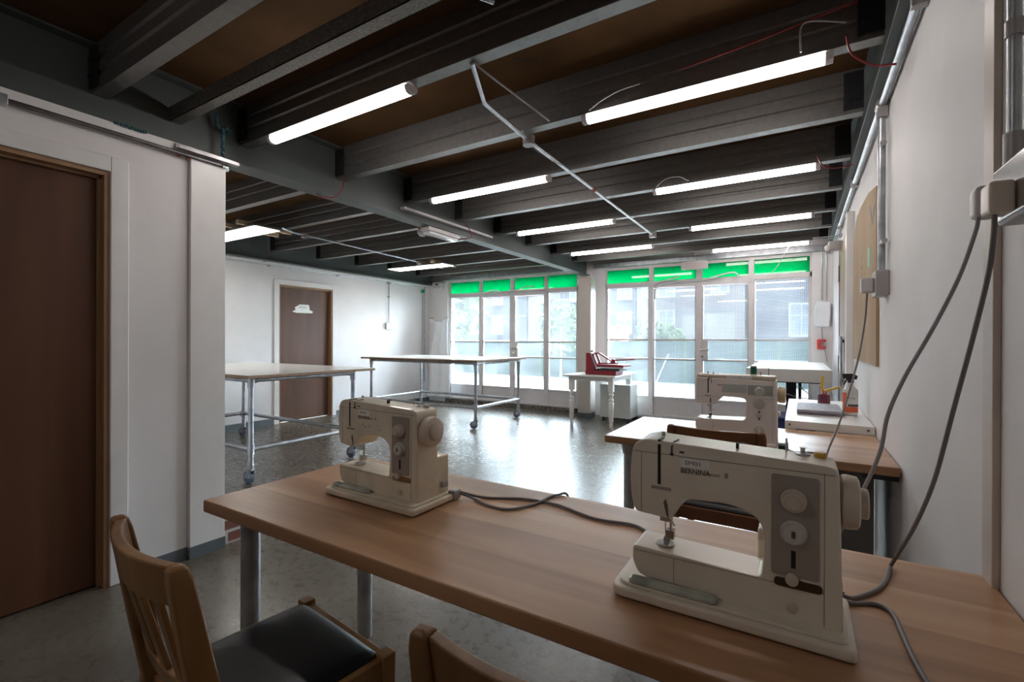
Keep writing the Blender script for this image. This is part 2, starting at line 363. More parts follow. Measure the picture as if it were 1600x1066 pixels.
# window wall
struct('wall_far', B().box(XL, -6.12, 7.52, 7.75, 0, ZC).box(-3.27, -2.78, 7.56, 7.75, 0, ZC).box(.14, XR, 7.53, 7.75, 0, ZC)
       .box(-6.12, -3.27, 7.56, 7.75, 2.44, ZC).box(-2.78, .14, 7.56, 7.75, 2.44, ZC), 'white_wall')
struct('trim_3', B().box(-6.12, -3.27, 7.46, 7.75, -.02, .075).box(-2.78, .14, 7.44, 7.75, -.02, .045), 'plinth')
struct('trim_4', B().box(XL, -3.1, 7.44, 7.56, 2.455, 2.475).box(XL, -3.1, 7.44, 7.45, 2.475, 2.53).box(-2.95, XR, 7.44, 7.56, 2.455, 2.475).box(-2.95, XR, 7.44, 7.45, 2.475, 2.53), 'steel')
struct('baseboard_partition', B().box(-2.98, -2.972, 1.04, 1.335, 0, .065).box(-2.956, -2.947, 1.335, 1.53, 0, .065), 'skirting')
struct('baseboard_left', B().box(XL, XL+.012, 1.4, 4.10, 0, .09).box(XL, XL+.012, 5.2, 7.5, 0, .07), 'skirting')
struct('trim_5', B().box(XL, XL+.05, 1.4, 7.5, 2.34, 2.40), 'white_trim', bevel=.004)

# doors ------------------------------------------------------------
def door_left(name, x, ya, yb, h, near):
    """door in a wall facing +X; ya..yb is the clear opening"""
    d = thing(name, None, None, (x, (ya+yb)/2, 0)); d['kind'] = 'structure'
    part('door_lining', B().box(x-.10, x+.006, ya-.028, ya, 0, h).box(x-.10, x+.006, yb, yb+.028, 0, h).box(x-.10, x+.006, ya-.028, yb+.028, h, h+.028)
         .box(x-.05, x-.03, yb-.014, yb, 0, h).box(x-.05, x-.03, ya, ya+.014, 0, h).box(x-.05, x-.03, ya, yb, h-.014, h), 'doorlin', d, True, bevel=.001)
    part('architrave', B().box(x, x+.02, ya-.098, ya-.022, 0, h+.098).box(x, x+.02, yb+.022, yb+.098, 0, h+.098).box(x, x+.02, ya-.022, yb+.022, h+.022, h+.098), 'white_trim', d, True, bevel=.004)
    part('door_leaf', B().box(x-.09, x-.052, ya+.003, yb-.003, .008, h-.003), 'door', d, True, bevel=.002)
    return d
d1 = door_left('door_1', -2.98, .08, .955, 2.07, True)
d2 = door_left('door_2', XL, 4.20, 5.09, 2.05, False)
part('lever_handle', B().box(XL-.052, XL-.045, 4.235, 4.275, .66, .80).cyl((XL-.05, 4.255, .745), (XL+.0, 4.255, .745), .009, 12).tube([(XL-.002, 4.25, .745), (XL-.002, 4.37, .745)], .009, 10), 'chrome', d2, True)
# door 3, on the right wall
d3 = thing('door_3', None, None, (XR, 5.25, 0)); d3['kind'] = 'structure'
part('door_leaf', B().box(XR-.028, XR-.001, 4.78, 5.74, .01, 2.2), mat('pale_tan_door', (.34, .23, .15), .5, var=.05, stretch=(1, 4, .4)), d3, True, bevel=.002)
part('architrave', B().box(XR-.05, XR, 4.66, 4.76, 0, 2.30), 'white_trim', d3, True, bevel=.006)
part('door_edge', B().box(XR-.034, XR, 5.745, 5.80, 0, 2.26), mat('mauve_frame', (.30, .19, .18), .5), d3, True, bevel=.002)
for zz in (.95, 1.85):
    part('hinge', B().box(XR-.04, XR-.03, 5.72, 5.77, zz, zz+.16), 'darkgrey', d3, True)
part('pull_handle', B().box(XR-.062, XR-.044, 5.12, 5.22, .85, 1.30).box(XR-.044, XR-.028, 5.15, 5.19, .88, .91).box(XR-.044, XR-.028, 5.15, 5.19, 1.24, 1.27), 'steel', d3, True, bevel=.004)
# brick nib beyond the partition
struct('wall_stub', B().box(-3.12, -2.985, 1.53, 1.64, 0, .17), 'brick')

# windows ----------------------------------------------------------
def window(name, xs, bars, trans, low, y, wired=False, door=(1, 2), zb=.08):
    """xs: outer left, three mullion centres, outer right"""
    d = thing(name, None, None, ((xs[0]+xs[-1])/2, y, 0)); d['kind'] = 'structure'
    f = B(); top = 2.44
    f.box(xs[0], xs[0]+.03, y-.03, y+.05, zb, top).box(xs[-1]-.03, xs[-1], y-.03, y+.05, zb, top)
    f.box(xs[0], xs[-1], y-.03, y+.05, top-.025, top).box(xs[0], xs[-1], y-.03, y+.05, trans-.035, trans+.035).box(xs[0], xs[-1], y-.03, y+.05, zb-.02, zb+.03)
    for i in (1, 2, 3):
        hw = .036 if i != 2 else .045
        f.box(xs[i]-hw, xs[i]+hw, y-.032, y+.05, zb, top)
    f.box(xs[1], xs[3], y-.05, y-.03, trans-.075, trans-.01)
    part('frame', f, 'frame', d, True, bevel=.004)
    for i in range(4):
        a = xs[i]+(.03 if i == 0 else .036 if i != 2 else .045); b = xs[i+1]-(.03 if i == 3 else .036 if i+1 != 2 else .045)
        part('fanlight_panel', B().box(a, b, y+.005, y+.011, trans+.035, top-.025), 'film', d, True)
        zz = [zb+.03, low]+bars+[trans-.035 if i in (0, 3) else trans-.075]
        part('lower_panel', B().box(a, b, y, y+.012, zb+.03, low), 'frame', d, True)
        g = B()
        for k in range(1, len(zz)-1): g.box(a, b, y-.018, y+.022, zz[k]-.012, zz[k]+.012)
        g.box(a, a+.014, y-.018, y+.022, low, zz[-1]).box(b-.014, b, y-.018, y+.022, low, zz[-1]).box(a, b, y-.018, y+.022, zz[-1]-.014, zz[-1])
        part('glazing_bar', g, 'frame', d, True, bevel=.002)
        part('window_pane', B().box(a+.01, b-.01, y+.001, y+.006, low, zz[-1]-.005), 'wired' if (wired and i >= 2) or (wired and i == 1) else 'glass', d, True)
    # lock block and lever
    lx = xs[2]+.045
    part('lock_plate', B().box(lx-.01, lx+.085, y-.045, y-.02, bars[1], bars[0]-.01), 'frame', d, True, bevel=.003)
    part('lever_handle', B().cyl((lx+.0, y-.05, 1.115), (lx+.0, y-.08, 1.115), .01, 10).tube([(lx-.02, y-.08, 1.115), (lx+.10, y-.08, 1.12)], .008, 8).cyl((lx+.005, y-.046, 1.02), (lx+.005, y-.052, 1.02), .016, 12), 'chrome', d, True)
    return d
w1 = window('window_1', [-6.12, -5.33, -4.61, -3.90, -3.27], [1.225, .94], 2.155, .36, YW)
w2 = window('window_2', [-2.785, -2.02, -1.30, -.595, .145], [1.27, .965], 2.165, .36, YW, wired=True, zb=.055)

# square post under the beam, boxed in
post = thing('boxed_post', 'tall cream boxed post standing under the far end of the central beam', 'post', (-2.95, 7.2, 0))
part('casing', B().box(-3.065, -2.85, 7.09, 7.30, .085, 2.265), mat('post_cream', (.55, .50, .45), .5, var=.02), post, True, bevel=.003)
part('base_band', B().box(-3.063, -2.852, 7.092, 7.298, 0, .085), 'skirting', post, True)

# steel beams ------------------------------------------------------
def ibeam(name, xc, y0, y1, zb, zt, wd, label, fl=.014, web=.012):
    b = B().box(xc-wd/2, xc+wd/2, y0, y1, zb, zb+fl).box(xc-wd/2, xc+wd/2, y0, y1, zt-fl, zt).box(xc-web/2, xc+web/2, y0, y1, zb+fl, zt-fl)
    return single(name, b, 'beam', label, 'steel beam', 'painted steel beams', bevel=.002)
ibeam('steel_beam', -3.10, -3.1, 7.5, 2.352, ZC-.002, .14, 'long grey-green steel beam crossing the middle of the ceiling')
ibeam('steel_beam', .332, -3.1, 7.5, 2.455, ZC-.002, .072, 'dark steel beam along the top of the right-hand wall')
ibeam('steel_beam', -6.5, 1.42, 7.5, 2.375, ZC-.002, .13, 'grey-green steel beam above the far left wall and its door')

# joists -----------------------------------------------------------
def joist(x0, x1, y, label):
    """profiled channel: web at y, flanges towards +Y"""
    t = .003; zb = 2.50; zt = ZC-.003
    pr = [(.068, zb+.016), (.068, zb), (0, zb), (0, zb+.068), (.012, zb+.075), (.012, zb+.092), (0, zb+.099), (0, zb+.142), (.012, zb+.149), (.012, zb+.166), (0, zb+.173), (0, zt), (.068, zt)]
    ins = []
    for i, (u, v) in enumerate(pr):
        du = t if v > zb and v < zt or i in () else 0
        ins.append((u+t if 2 <= i <= 11 else u-t, v+(t if i in (1, 2) else -t if i in (11, 12) else 0)))
    poly = [(y+u, v) for u, v in pr]+[(y+u, v) for u, v in ins[::-1]]
    r = thing('ceiling_joist', label, 'joist', ((x0+x1)/2, y, zb), 0, 'galvanised ceiling joists')
    part('channel', B().prism(poly, 0, x0, x1), 'steel_joist', r, True)
    for xx, s in ((x0, 1), (x1, -1)):
        c = B().box(min(xx, xx+s*.09), max(xx, xx+s*.09), y-.012, y-.002, zb+.02, zt-.02)
        for q in range(4): c.cyl((xx+s*(.03+.035*(q % 2)), y-.012, zb+.07+.08*(q//2)), (xx+s*(.03+.035*(q % 2)), y-.024, zb+.07+.08*(q//2)), .009, 6)
        part('end_cleat', c, 'blackm', r, True)
    return r
ords = ['second', 'third', 'fourth', 'fifth', 'sixth', 'seventh', 'eighth', 'ninth']
YJ = [1.685+.745*k for k in range(-2, 8)]
rl = {-2: 'galvanised ceiling joist nearest the camera, behind the top edge of the photo, right of the central beam',
 -1: 'thick galvanised joist at the upper left, first one visible right of the central beam'}
for k in range(0, 8):
    rl[k] = 'profiled joist right of the central beam carrying %s' % (['the tube light nearest the top left', 'the longest-looking right tube light nearest the camera', 'the second left tube light from the camera', 'the second right tube light from the camera', 'the third left tube light from the camera', 'the third right tube light from the camera', 'the fourth left tube light from the camera', 'the tube light nearest the right-hand windows'][k])
for k in range(-1, 8): joist(-3.09, .292, YJ[k+2], rl[k])
joist(-3.09, .292, -.586, 'added galvanised joist behind the camera carrying the added tube light')  # unseen joist added to carry the extra fill lamp
lj = ['profiled joist left of the central beam, nearest the partition end', 'joist just behind the left ceiling panel lamp, nearest joist left of the beam', 'second joist beyond the near ceiling panel lamp, left of the beam', 'third joist beyond the near ceiling panel lamp, left of the beam',
      'joist left of the beam just before the far ceiling panel lamp', 'joist left of the beam touching the far ceiling panel lamp', 'joist left of the beam beyond the far ceiling panel lamp', 'last joist left of the beam, next to the left windows']
for k in range(0, 8): joist(-6.43, -3.11, YJ[k+2]+.03 if k else 1.80, lj[k])
# light-gauge angle crossing near the camera
single('angle_brace', B().box(-3.09, .29, 1.285, 1.345, 2.50, 2.504).box(-3.09, .29, 1.285, 1.289, 2.50, 2.58), mat('speckled_zinc', (.26, .245, .225), .5, metal=.5, var=.22, scale=90), 'speckled galvanised angle between the first two joists at the upper left', 'angle brace')

# stamps printed on the boards
DOWN = Matrix(((1, 0, 0, 0), (0, -1, 0, 0), (0, 0, -1, 0), (0, 0, 0, 1)))
for s, x, y, sz, rz in (('HOI', -1.02, 1.20, .09, .7), ('WEN', -1.33, 2.17, .07, .5), ('EURO', -1.98, 1.14, .07, .35), ('E1 P5', -2.28, 2.15, .035, .2), ('CE', -.45, 1.9, .05, .9)):
    text('board_stamp', s, sz, 'blackm', ceil, T(x, y, ZC-.0012) @ Matrix.Rotation(rz, 4, 'Z') @ DOWN, .0004)

# tube lights ------------------------------------------------------
def tube_light(x0, x1, y, label):
    z = 2.462
    r = thing('tube_light', label, 'tube light', ((x0+x1)/2, y, z), 0, 'LED tube lights under the joists')
    prof = [(-.031, .035), (-.031, .022), (-.023, .006), (-.009, 0), (.009, 0), (.023, .006), (.031, .022), (.031, .035)]
    part('diffuser', B().prism([(y+a, z+b-.002) for a, b in prof], 0, x0+.03, x1-.03), 'tube', r, True, smooth=True)
    for xx, s in ((x0, 1), (x1, -1)):
        part('end_cap', B().prism([(y+a*1.06, z+b*1.05-.003) for a, b in prof], 0, min(xx, xx+s*.03), max(xx, xx+s*.03)), 'ltplastic', r, True, bevel=.002)
    return r
tl_ = ['tube light nearest the camera, at the upper left beside the central beam', 'large tube light nearest the camera on the right half of the ceiling', 'second tube light from the camera in the row beside the central beam', 'second tube light from the camera in the row by the right wall',
       'third tube light from the camera in the row beside the central beam', 'third tube light from the camera in the row by the right wall', 'farthest tube light in the row beside the central beam', 'farthest tube light, close above the right-hand window heads']
for k in range(8):
    x0, x1 = ((-2.80, -1.62), (-1.04, .12))[k % 2]
    tube_light(x0, x1, YJ[k+2]+.036, tl_[k])
tube_light(-2.2, -1.04, -.55, 'added tube light behind the camera, out of view, brightening the foreground')  # unseen lamp added as foreground fill, continuing the ceiling pattern
# flat panel lamps in the left bay
def panel_light(x0, x1, y0, y1, label, z=2.425):
    r = thing('panel_light', label, 'panel light', ((x0+x1)/2, (y0+y1)/2, z), 0, 'flat ceiling panel lights')
    part('diffuser', B().box(x0+.012, x1-.012, y0+.012, y1-.012, z-.001, z+.008), 'panel', r, True)
    part('frame', B().box(x0, x1, y0, y0+.012, z-.003, z+.02).box(x0, x1, y1-.012, y1, z-.003, z+.02).box(x0, x0+.012, y0, y1, z-.003, z+.02).box(x1-.012, x1, y0, y1, z-.003, z+.02).box(x0, x1, y0, y1, z+.01, z+.02), 'ltplastic', r, True)
    b = B()
    for xx in (x0+.75, x0+1.0): b.box(xx, xx+.05, y0-.08, y1+.22, z+.02, z+.06)
    part('timber_batten', b, 'pine', r, True)
panel_light(-5.98, -4.78, 2.76, 3.06, 'bright flat panel lamp half hidden behind the partition end')
panel_light(-5.85, -4.65, 5.60, 5.90, 'bright flat panel lamp at the far end of the left ceiling')

# conduits under the ceiling --------------------------------------
c1 = thing('ceiling_conduit', 'zigzag metal conduit with round junction box between the two rows of tube lights', 'conduit', (-1.4, 2.5, 2.47))
part('pipe', B().tube([(-1.25, 1.70, 2.485), (-1.39, 2.0, 2.47), (-1.41, 2.52, 2.465), (-1.44, 5.45, 2.465)], .011, 10), 'steel', c1, True, smooth=True)
part('thin_wire', B().tube([(-1.25, 1.70, 2.49), (-1.22, 2.40, 2.50)], .005, 6).tube([(-1.42, 2.52, 2.45), (-1.38, 2.75, 2.42), (-1.40, 2.95, 2.455)], .003, 6), 'cable', c1, True)
part('junction_box', B().cyl((-1.41, 2.50, 2.435), (-1.41, 2.50, 2.49), .036, 20), 'greyplastic', c1, True, smooth=True)
part('end_box', B().box(-1.475, -1.405, 5.42, 5.49, 2.435, 2.49), 'greyplastic', c1, True, bevel=.004)
part('coupler', B().tube([(-1.422, 3.55, 2.465), (-1.4225, 3.61, 2.465)], .0145, 10), 'redputty', c1, True)
c2 = thing('ceiling_conduit', 'straight metal conduit running from the near panel lamp to the far panel lamp', 'conduit', (-4.9, 4.4, 2.47))
part('pipe', B().tube([(-4.85, 3.10, 2.475), (-4.95, 3.30, 2.475), (-4.93, 3.5, 2.47), (-5.09, 5.55, 2.47)], .011, 10), 'steel', c2, True, smooth=True)
for p in ((-4.94, 3.44), (-5.09, 5.55)):
    part('junction_box', B().cyl((p[0], p[1], 2.44), (p[0], p[1], 2.49), .034, 20), 'greyplastic' if p[1] < 4 else 'ltplastic', c2, True, smooth=True)
c3 = thing('ceiling_conduit', 'short hooked conduit end at the very top edge, beside the nearest joist', 'conduit', (-1.3, .95, 2.48))
part('pipe', B().tube(smooth_path([(-1.62, 1.02, 2.66), (-1.50, 1.0, 2.50), (-1.38, 1.0, 2.47), (-1.27, 1.02, 2.50), (-1.2, 1.04, 2.62)]), .010, 10), 'steel', c3, True, smooth=True)
# clamp pieces on the joists
hk = thing('conduit_hanger', 'small grey bent conduit stub crossing the second joist near the top edge', 'conduit', (-1.0, 1.3, 2.53))
part('pipe', B().tube([(-1.2, 1.25, 2.484), (-1.02, 1.33, 2.484), (-.97, 1.45, 2.50)], .010, 10), 'steel', hk, True, smooth=True)
# white trunking on the beam
tk = single('cable_trunking', B().box(-3.094, -3.035, 3.12, 4.55, 2.43, 2.455), 'ltplastic', 'slim white trunking strip along the near side of the central beam', 'trunking', bevel=.003)
# emergency bulkhead on the underside of the beam
em = thing('emergency_light', 'white emergency bulkhead light fixed under the central beam', 'emergency light', (-3.0, 3.7, 2.3))
part('housing', B().box(-3.155, -3.045, 3.46, 3.95, 2.31, 2.352), 'ltplastic', em, True, bevel=.006)
part('clear_cover', B().box(-3.145, -3.055, 3.48, 3.93, 2.283, 2.31), mat('clear_ribbed_cover', (.75, .78, .8), .12, var=.1, scale=40), em, True, bevel=.008)
sm = thing('smoke_detector', 'white round smoke detector on a red base hanging left of the beam', 'smoke detector', (-3.6, 3.95, 2.45))
part('base', B().cyl((-3.57, 3.94, 2.47), (-3.57, 3.94, 2.497), .045, 24).box(-3.57, -3.45, 3.92, 3.96, 2.478, 2.496), 'redp', sm, True)
part('head', B().lathe((-3.57, 3.94, 2.40), [(.02, 0), (.035, .006), (.04, .02), (.052, .03), (.055, .055), (.05, .07)]), 'ltplastic', sm, True, smooth=True)
s2 = thing('smoke_detector', 'small white dome detector between joists beside the near panel lamp', 'smoke detector', (-5.3, 2.62, 2.5))
part('head', B().lathe((-5.15, 2.62, 2.44), [(.01, 0), (.035, .01), (.045, .03), (.045, .05)]), 'ltplastic', s2, True, smooth=True)
part('stem', B().cyl((-5.15, 2.62, 2.49), (-5.15, 2.62, 2.74), .01, 10), 'ltplastic', s2, True)
# hanging sign-light before the right window
hs = thing('emergency_light', 'white box-shaped hanging exit light in front of the right window heads', 'emergency light', (-1.3, 7.2, 2.34))
part('housing', B().box(-1.48, -1.125, 7.16, 7.25, 2.293, 2.395), mat('pinkish_white_plastic', (.58, .50, .49), .5, var=.02), hs, True, bevel=.004)
part('bracket', B().box(-1.40, -1.14, 7.17, 7.24, 2.395, 2.405).cyl((-1.3, 7.2, 2.40), (-1.3, 7.2, 2.74), .005, 8), 'steel', hs, True)
# red cables
def red_loop(pts, label): single('red_cable', cable(pts, .0045), 'redcable', label, 'cable', 'red fire-alarm cables')
red_loop([(-3.02, 2.44, 2.50), (-3.01, 2.43, 2.43), (-3.02, 2.38, 2.35), (-3.05, 2.33, 2.325), (-3.08, 2.29, 2.325), (-3.11, 2.27, 2.352)], 'red cable looping down over the central beam near the second joist')
red_loop([(-3.02, 4.0, 2.52), (-3.01, 4.05, 2.44), (-3.01, 4.1, 2.36), (-3.05, 4.03, 2.33), (-3.09, 3.97, 2.33)], 'red cable dropping beside the bulkhead light on the beam')
red_loop([(.16, 2.36, 2.50), (.17, 2.36, 2.44), (.20, 2.37, 2.40), (.26, 2.40, 2.37), (.33, 2.45, 2.38)], 'red cable with pale tip drooping at the top right beside the beam end')
red_loop([(.10, 3.86, 2.53), (.13, 3.87, 2.46), (.20, 3.88, 2.43), (.30, 3.9, 2.44)], 'red cable curling beside the end of the second right tube light')
red_loop([(-6.42, 3.93, 2.52), (-6.44, 3.93, 2.44), (-6.5, 3.92, 2.37), (-6.54, 3.9, 2.36)], 'red cable hanging over the left wall beam')
red_loop([(-.5, 2.39, 2.575), (-.2, 2.39, 2.60), (.2, 2.39, 2.65)], 'red cable run along the web above the large right tube light')
single('white_cable', cable([(-.03, 7.0, 2.50), (-.12, 7.0, 2.46), (-.18, 7.1, 2.38), (-.27, 7.3, 2.25), (-.42, 7.45, 2.12), (-.52, 7.52, 2.05)], .004), 'whitecable', 'thin white cable hanging in an arc before the top of the right window', 'cable')
for (pts, lab) in (([(.0, 2.39, 2.50), (.0, 2.38, 2.60), (.04, 2.38, 2.615), (.16, 2.39, 2.575)], 'grey bent lead at the right end of the large tube light'),
                   ([(-.98, 2.40, 2.50), (-.90, 2.39, 2.53), (-.80, 2.38, 2.55), (-.7, 2.39, 2.56)], 'grey lead arching up from the left end of the large right tube light'),
                   ([(-1.0, 3.88, 2.50), (-.92, 3.87, 2.55), (-.82, 3.87, 2.55), (-.75, 3.88, 2.51)], 'grey lead arching at the left end of the second right tube light')):
    single('light_lead', cable(pts, .004), 'cable_l', lab, 'cable', 'leads of the tube lights')

# conduit along the left partition
pc = thing('wall_conduit', 'metal conduit along the top of the near left partition', 'conduit', (-2.94, .6, 2.285))
part('pipe', B().tube([(-2.95, -.5, 2.286), (-2.95, 1.50, 2.286)], .011, 12), 'darksteel', pc, True, smooth=True)
part('clamp', B().box(-2.975, -2.93, .575, .61, 2.262, 2.308), 'steel', pc, True, bevel=.003)
part('elbow', B().tube([(-2.945, 1.50, 2.285), (-2.95, 1.53, 2.287), (-3.0, 1.56, 2.29)], .014, 12), 'chrome', pc, True, smooth=True)
st_ = thing('metal_channel', 'slotted metal channel with red sealant above the partition end', 'channel', (-2.95, 1.4, 2.31))
part('channel', B().box(-2.975, -2.935, 1.27, 1.60, 2.312, 2.316).box(-2.975, -2.971, 1.27, 1.60, 2.316, 2.345).box(-2.939, -2.935, 1.27, 1.60, 2.316, 2.33), 'darksteel', st_, True)
part('red_sealant', B().lathe((-2.965, 1.28, 2.285), [(.001, -.02), (.012, -.01), (.01, .01), (.001, .02)]).lathe((-2.965, 1.33, 2.275), [(.001, -.012), (.01, -.004), (.012, .008), (.001, .012)]).lathe((-2.962, 1.38, 2.282), [(.001, -.01), (.009, 0), (.001, .01)]), 'redputty', st_, True, smooth=True)
def blob_strip(pts, r):
    b = B()
    for i, p in enumerate(pts): b.lathe(p, [(.001, -r*1.4), (r*.8, -r*.8), (r, 0), (r*.7, r*.9), (.001, r*1.3)], seg=10)
    return b
single('blue_putty', blob_strip([(-3.022, 1.55+random.uniform(-.005, .005), 2.37+.02*i) for i in range(9)]+[(-3.04, 1.53+.012*i, 2.55+random.uniform(-.01, .01)) for i in range(7)]+[(-3.04, 1.52, 2.57+.015*i) for i in range(4)], .011), 'teal', 'blue-green putty streak running down the beam below the second joist end', 'putty', smooth=True)
single('blue_putty', blob_strip([(-2.975, 1.0+.012*i, 2.350+random.uniform(-.003, .003)) for i in range(12)], .007), 'teal', 'blue-green putty smear along the partition top above the near door', 'putty', smooth=True)

# left wall services
lc = thing('wall_conduit', 'thin metal conduit along the far left wall top with a drop to a socket', 'conduit', (-6.57, 6.35, 2.0))
part('pipe', B().tube([(-6.575, 1.5, 2.335), (-6.575, 7.2, 2.335)], .009, 8).tube([(-6.575, 6.355, 2.33), (-6.575, 6.355, 1.57)], .010, 8), 'steel', lc, True, smooth=True)
part('clip', B().box(-6.6, -6.56, 4.0, 4.03, 2.31, 2.35).box(-6.6, -6.56, 5.2, 5.23, 2.31, 2.35).box(-6.6, -6.56, 6.32, 6.39, 2.30, 2.37).box(-6.6, -6.56, 6.335, 6.375, 2.05, 2.07), 'greyplastic', lc, True)
sk = thing('wall_socket', 'small grey double socket on the far left wall at the end of its conduit', 'socket', (-6.58, 6.36, 1.5))
part('back_box', B().box(-6.6, -6.555, 6.28, 6.44, 1.45, 1.57), 'greyplastic', sk, True, bevel=.006)
part('switch', B().box(-6.555, -6.55, 6.33, 6.35, 1.53, 1.55).box(-6.555, -6.55, 6.38, 6.40, 1.53, 1.55), 'ltplastic', sk, True)
lc2 = thing('wall_conduit', 'vertical conduit with green clip in the far left corner', 'conduit', (-6.57, 7.28, 1.3))
part('pipe', B().tube([(-6.575, 7.28, 2.20), (-6.575, 7.28, .35)], .011, 8).tube(smooth_path([(-6.575, 7.34, .4), (-6.575, 7.34, 2.33), (-6.56, 7.36, 2.40), (-6.50, 7.40, 2.41), (-6.38, 7.42, 2.40)]), .011, 8), 'steel', lc2, True, smooth=True)
part('green_clip', B().box(-6.6, -6.545, 7.255, 7.305, 2.215, 2.275), 'greenp', lc2, True, bevel=.004)
camr = thing('wall_camera', 'small white box with a dark lens in the far left corner above the windows', 'camera', (-6.2, 7.4, 2.36))
part('box', B().box(-6.40, -6.20, 7.36, 7.52, 2.30, 2.42), 'ltplastic', camr, True, bevel=.01)
part('lens', B().cyl((-6.27, 7.36, 2.375), (-6.27, 7.352, 2.375), .022, 16), 'dark', camr, True)
def sheet(u, v):
    x = -6.52+.46*u+.34*max(0, v-.45)*u*1.3+.03*math.sin(v*9+u*3); y = 7.44+.03*math.sin(u*14+v*3)-.12*v*v
    return (x, y, 1.70-1.60*v-.08*math.sin(u*PI)*(1-v))
so_ = single('dust_sheet', B().grid(sheet, 28, 28), 'cloth', 'white dust sheet hanging from two hooks in the far left corner', 'cloth', smooth=True)
sd_ = so_.modifiers.new('thick', 'SOLIDIFY'); sd_.thickness = .006
for hx in (-6.5, -6.1):
    single('wall_hook', B().cyl((hx, 7.52, 1.71), (hx, 7.42, 1.70), .006, 8).lathe((hx, 7.42, 1.70), [(.002, -.01), (.011, 0), (.002, .01)], seg=10), 'darkgrey', 'dark hook holding the %s corner of the white dust sheet' % ('left' if hx < -6.3 else 'right'), 'hook', 'hooks of the dust sheet')
# notice on the far door
nt = thing('paper_notice', 'torn white paper notice taped high on the far reddish door', 'notice', (-6.65, 4.58, 1.7))
part('sheet', B().prism([(4.43, 1.68), (4.50, 1.665), (4.78, 1.67), (4.79, 1.70), (4.735, 1.72), (4.72, 1.80), (4.56, 1.80), (4.47, 1.745), (4.49, 1.715)], 0, XL-.0515, XL-.0505), 'sticker', nt, True)
part('print', B().box(XL-.0505, XL-.0502, 4.55, 4.68, 1.765, 1.77).box(XL-.0505, XL-.0502, 4.54, 4.68, 1.745, 1.75), 'ink', nt, True)

# right wall services
rc = thing('wall_conduit', 'thick galvanised conduit running along the top of the right wall', 'conduit', (.34, 3.5, 2.42))
part('pipe', B().tube([(.345, .8, 2.425), (.345, 2.93, 2.425)], .0165, 14).tube([(.345, 2.98, 2.425), (.345, 7.5, 2.425)], .0165, 14), 'steel', rc, True, smooth=True)
part('tee_box', B().cyl((.345, 2.92, 2.425), (.345, 3.0, 2.425), .026, 18).box(.325, .366, 2.93, 2.99, 2.36, 2.42), 'greyplastic', rc, True, smooth=False)
for yy in (4.30, 5.80, 2.08): part('saddle_clamp', B().box(.322, .37, yy, yy+.035, 2.395, 2.453), 'greyplastic', rc, True, bevel=.003)
rd = thing('wall_conduit', 'vertical conduit dropping down the right wall beside the tan board', 'conduit', (.345, 2.96, 2.0))
part('pipe', B().tube([(.345, 2.955, 2.36), (.345, 2.955, 1.60)], .0165, 14), 'steel', rd, True, smooth=True)
part('clamp', B().cyl((.345, 2.90, 2.22), (.345, 2.93, 2.22), .014, 12).cyl((.345, 2.85, 1.735), (.345, 2.94, 1.735), .012, 12), 'greyplastic', rd, True)
sb = thing('wall_socket', 'grey metal-clad socket with a plug, halfway along the right wall', 'socket', (.35, 2.96, 1.53))
part('back_box', B().box(.315, .37, 2.885, 3.035, 1.475, 1.60), 'greyplastic', sb, True, bevel=.006)
pg = part('plug', B().box(.262, .315, 2.93, 2.985, 1.495, 1.57), 'ltplastic', sb, True, bevel=.008)
pd_ = thing('wall_conduit', 'blurred thick vertical conduit at the far right edge above the nearest socket', 'conduit', (.34, 1.22, 2.0))
part('pipe', B().tube([(.34, 1.238, 2.42), (.34, 1.238, 1.58)], .0105, 16), 'steel', pd_, True, smooth=True)
part('coupler', B().cyl((.34, 1.238, 1.64), (.34, 1.238, 1.574), .015, 16), 'greyplastic', pd_, True, smooth=True)
part('coupler', B().cyl((.34, 1.238, 1.82), (.34, 1.238, 1.85), .0135, 16), 'greyplastic', pd_, True, smooth=True)
sc_ = thing('wall_socket', 'large grey metal-clad double socket with two plugs at the right edge', 'socket', (.35, 1.2, 1.55))
part('back_box', B().box(.318, .37, 1.085, 1.245, 1.468, 1.575), 'greyplastic', sc_, True, bevel=.008)
part('face_plate', B().box(.312, .318, 1.09, 1.24, 1.473, 1.57), 'chrome', sc_, True, bevel=.004)
part('plug', B().box(.276, .312, 1.190, 1.232, 1.480, 1.540), 'ltplastic', sc_, True, bevel=.010)
part('plug', B().box(.278, .312, 1.122, 1.172, 1.474, 1.528), 'knob', sc_, True, bevel=.006, label='beige plug')

# tan board on the right wall: curved-off top corner
bd = thing('pin_board', 'tall tan board with a curved far top corner leaning flat on the right wall', 'board', (XR-.01, 3.9, 1.6))
arc = [(3.245, 2.105), (3.6, 2.16), (4.0, 2.175), (4.25, 2.17), (4.40, 2.12), (4.46, 2.02), (4.50, 1.88), (4.50, 1.12), (3.235, 1.115)]
part('sheet', B().prism(arc, 0, XR-.014, XR-.001), 'ply', bd, True, bevel=.001)
part('green_sticker', B().box(XR-.0155, XR-.014, 3.50, 3.60, 1.70, 1.815), 'mint', bd, True)
part('drill_hole', B().cyl((XR-.0145, 3.93, 1.75), (XR-.0138, 3.93, 1.75), .012, 8).cyl((XR-.0145, 3.95, 1.82), (XR-.0138, 3.95, 1.82), .009, 8).cyl((XR-.0145, 3.93, 1.69), (XR-.0138, 3.93, 1.69), .01, 8).cyl((XR-.0145, 3.92, 1.62), (XR-.0138, 3.92, 1.62), .01, 8), 'darkgrey', bd, True)
part('grey_scribble', B().prism([(3.30, 2.0), (3.42, 1.92), (3.44, 1.96), (3.55, 2.06), (3.52, 2.07), (3.43, 1.98), (3.30, 2.03)], 0, XR-.0147, XR-.014), 'darkgrey', bd, True)
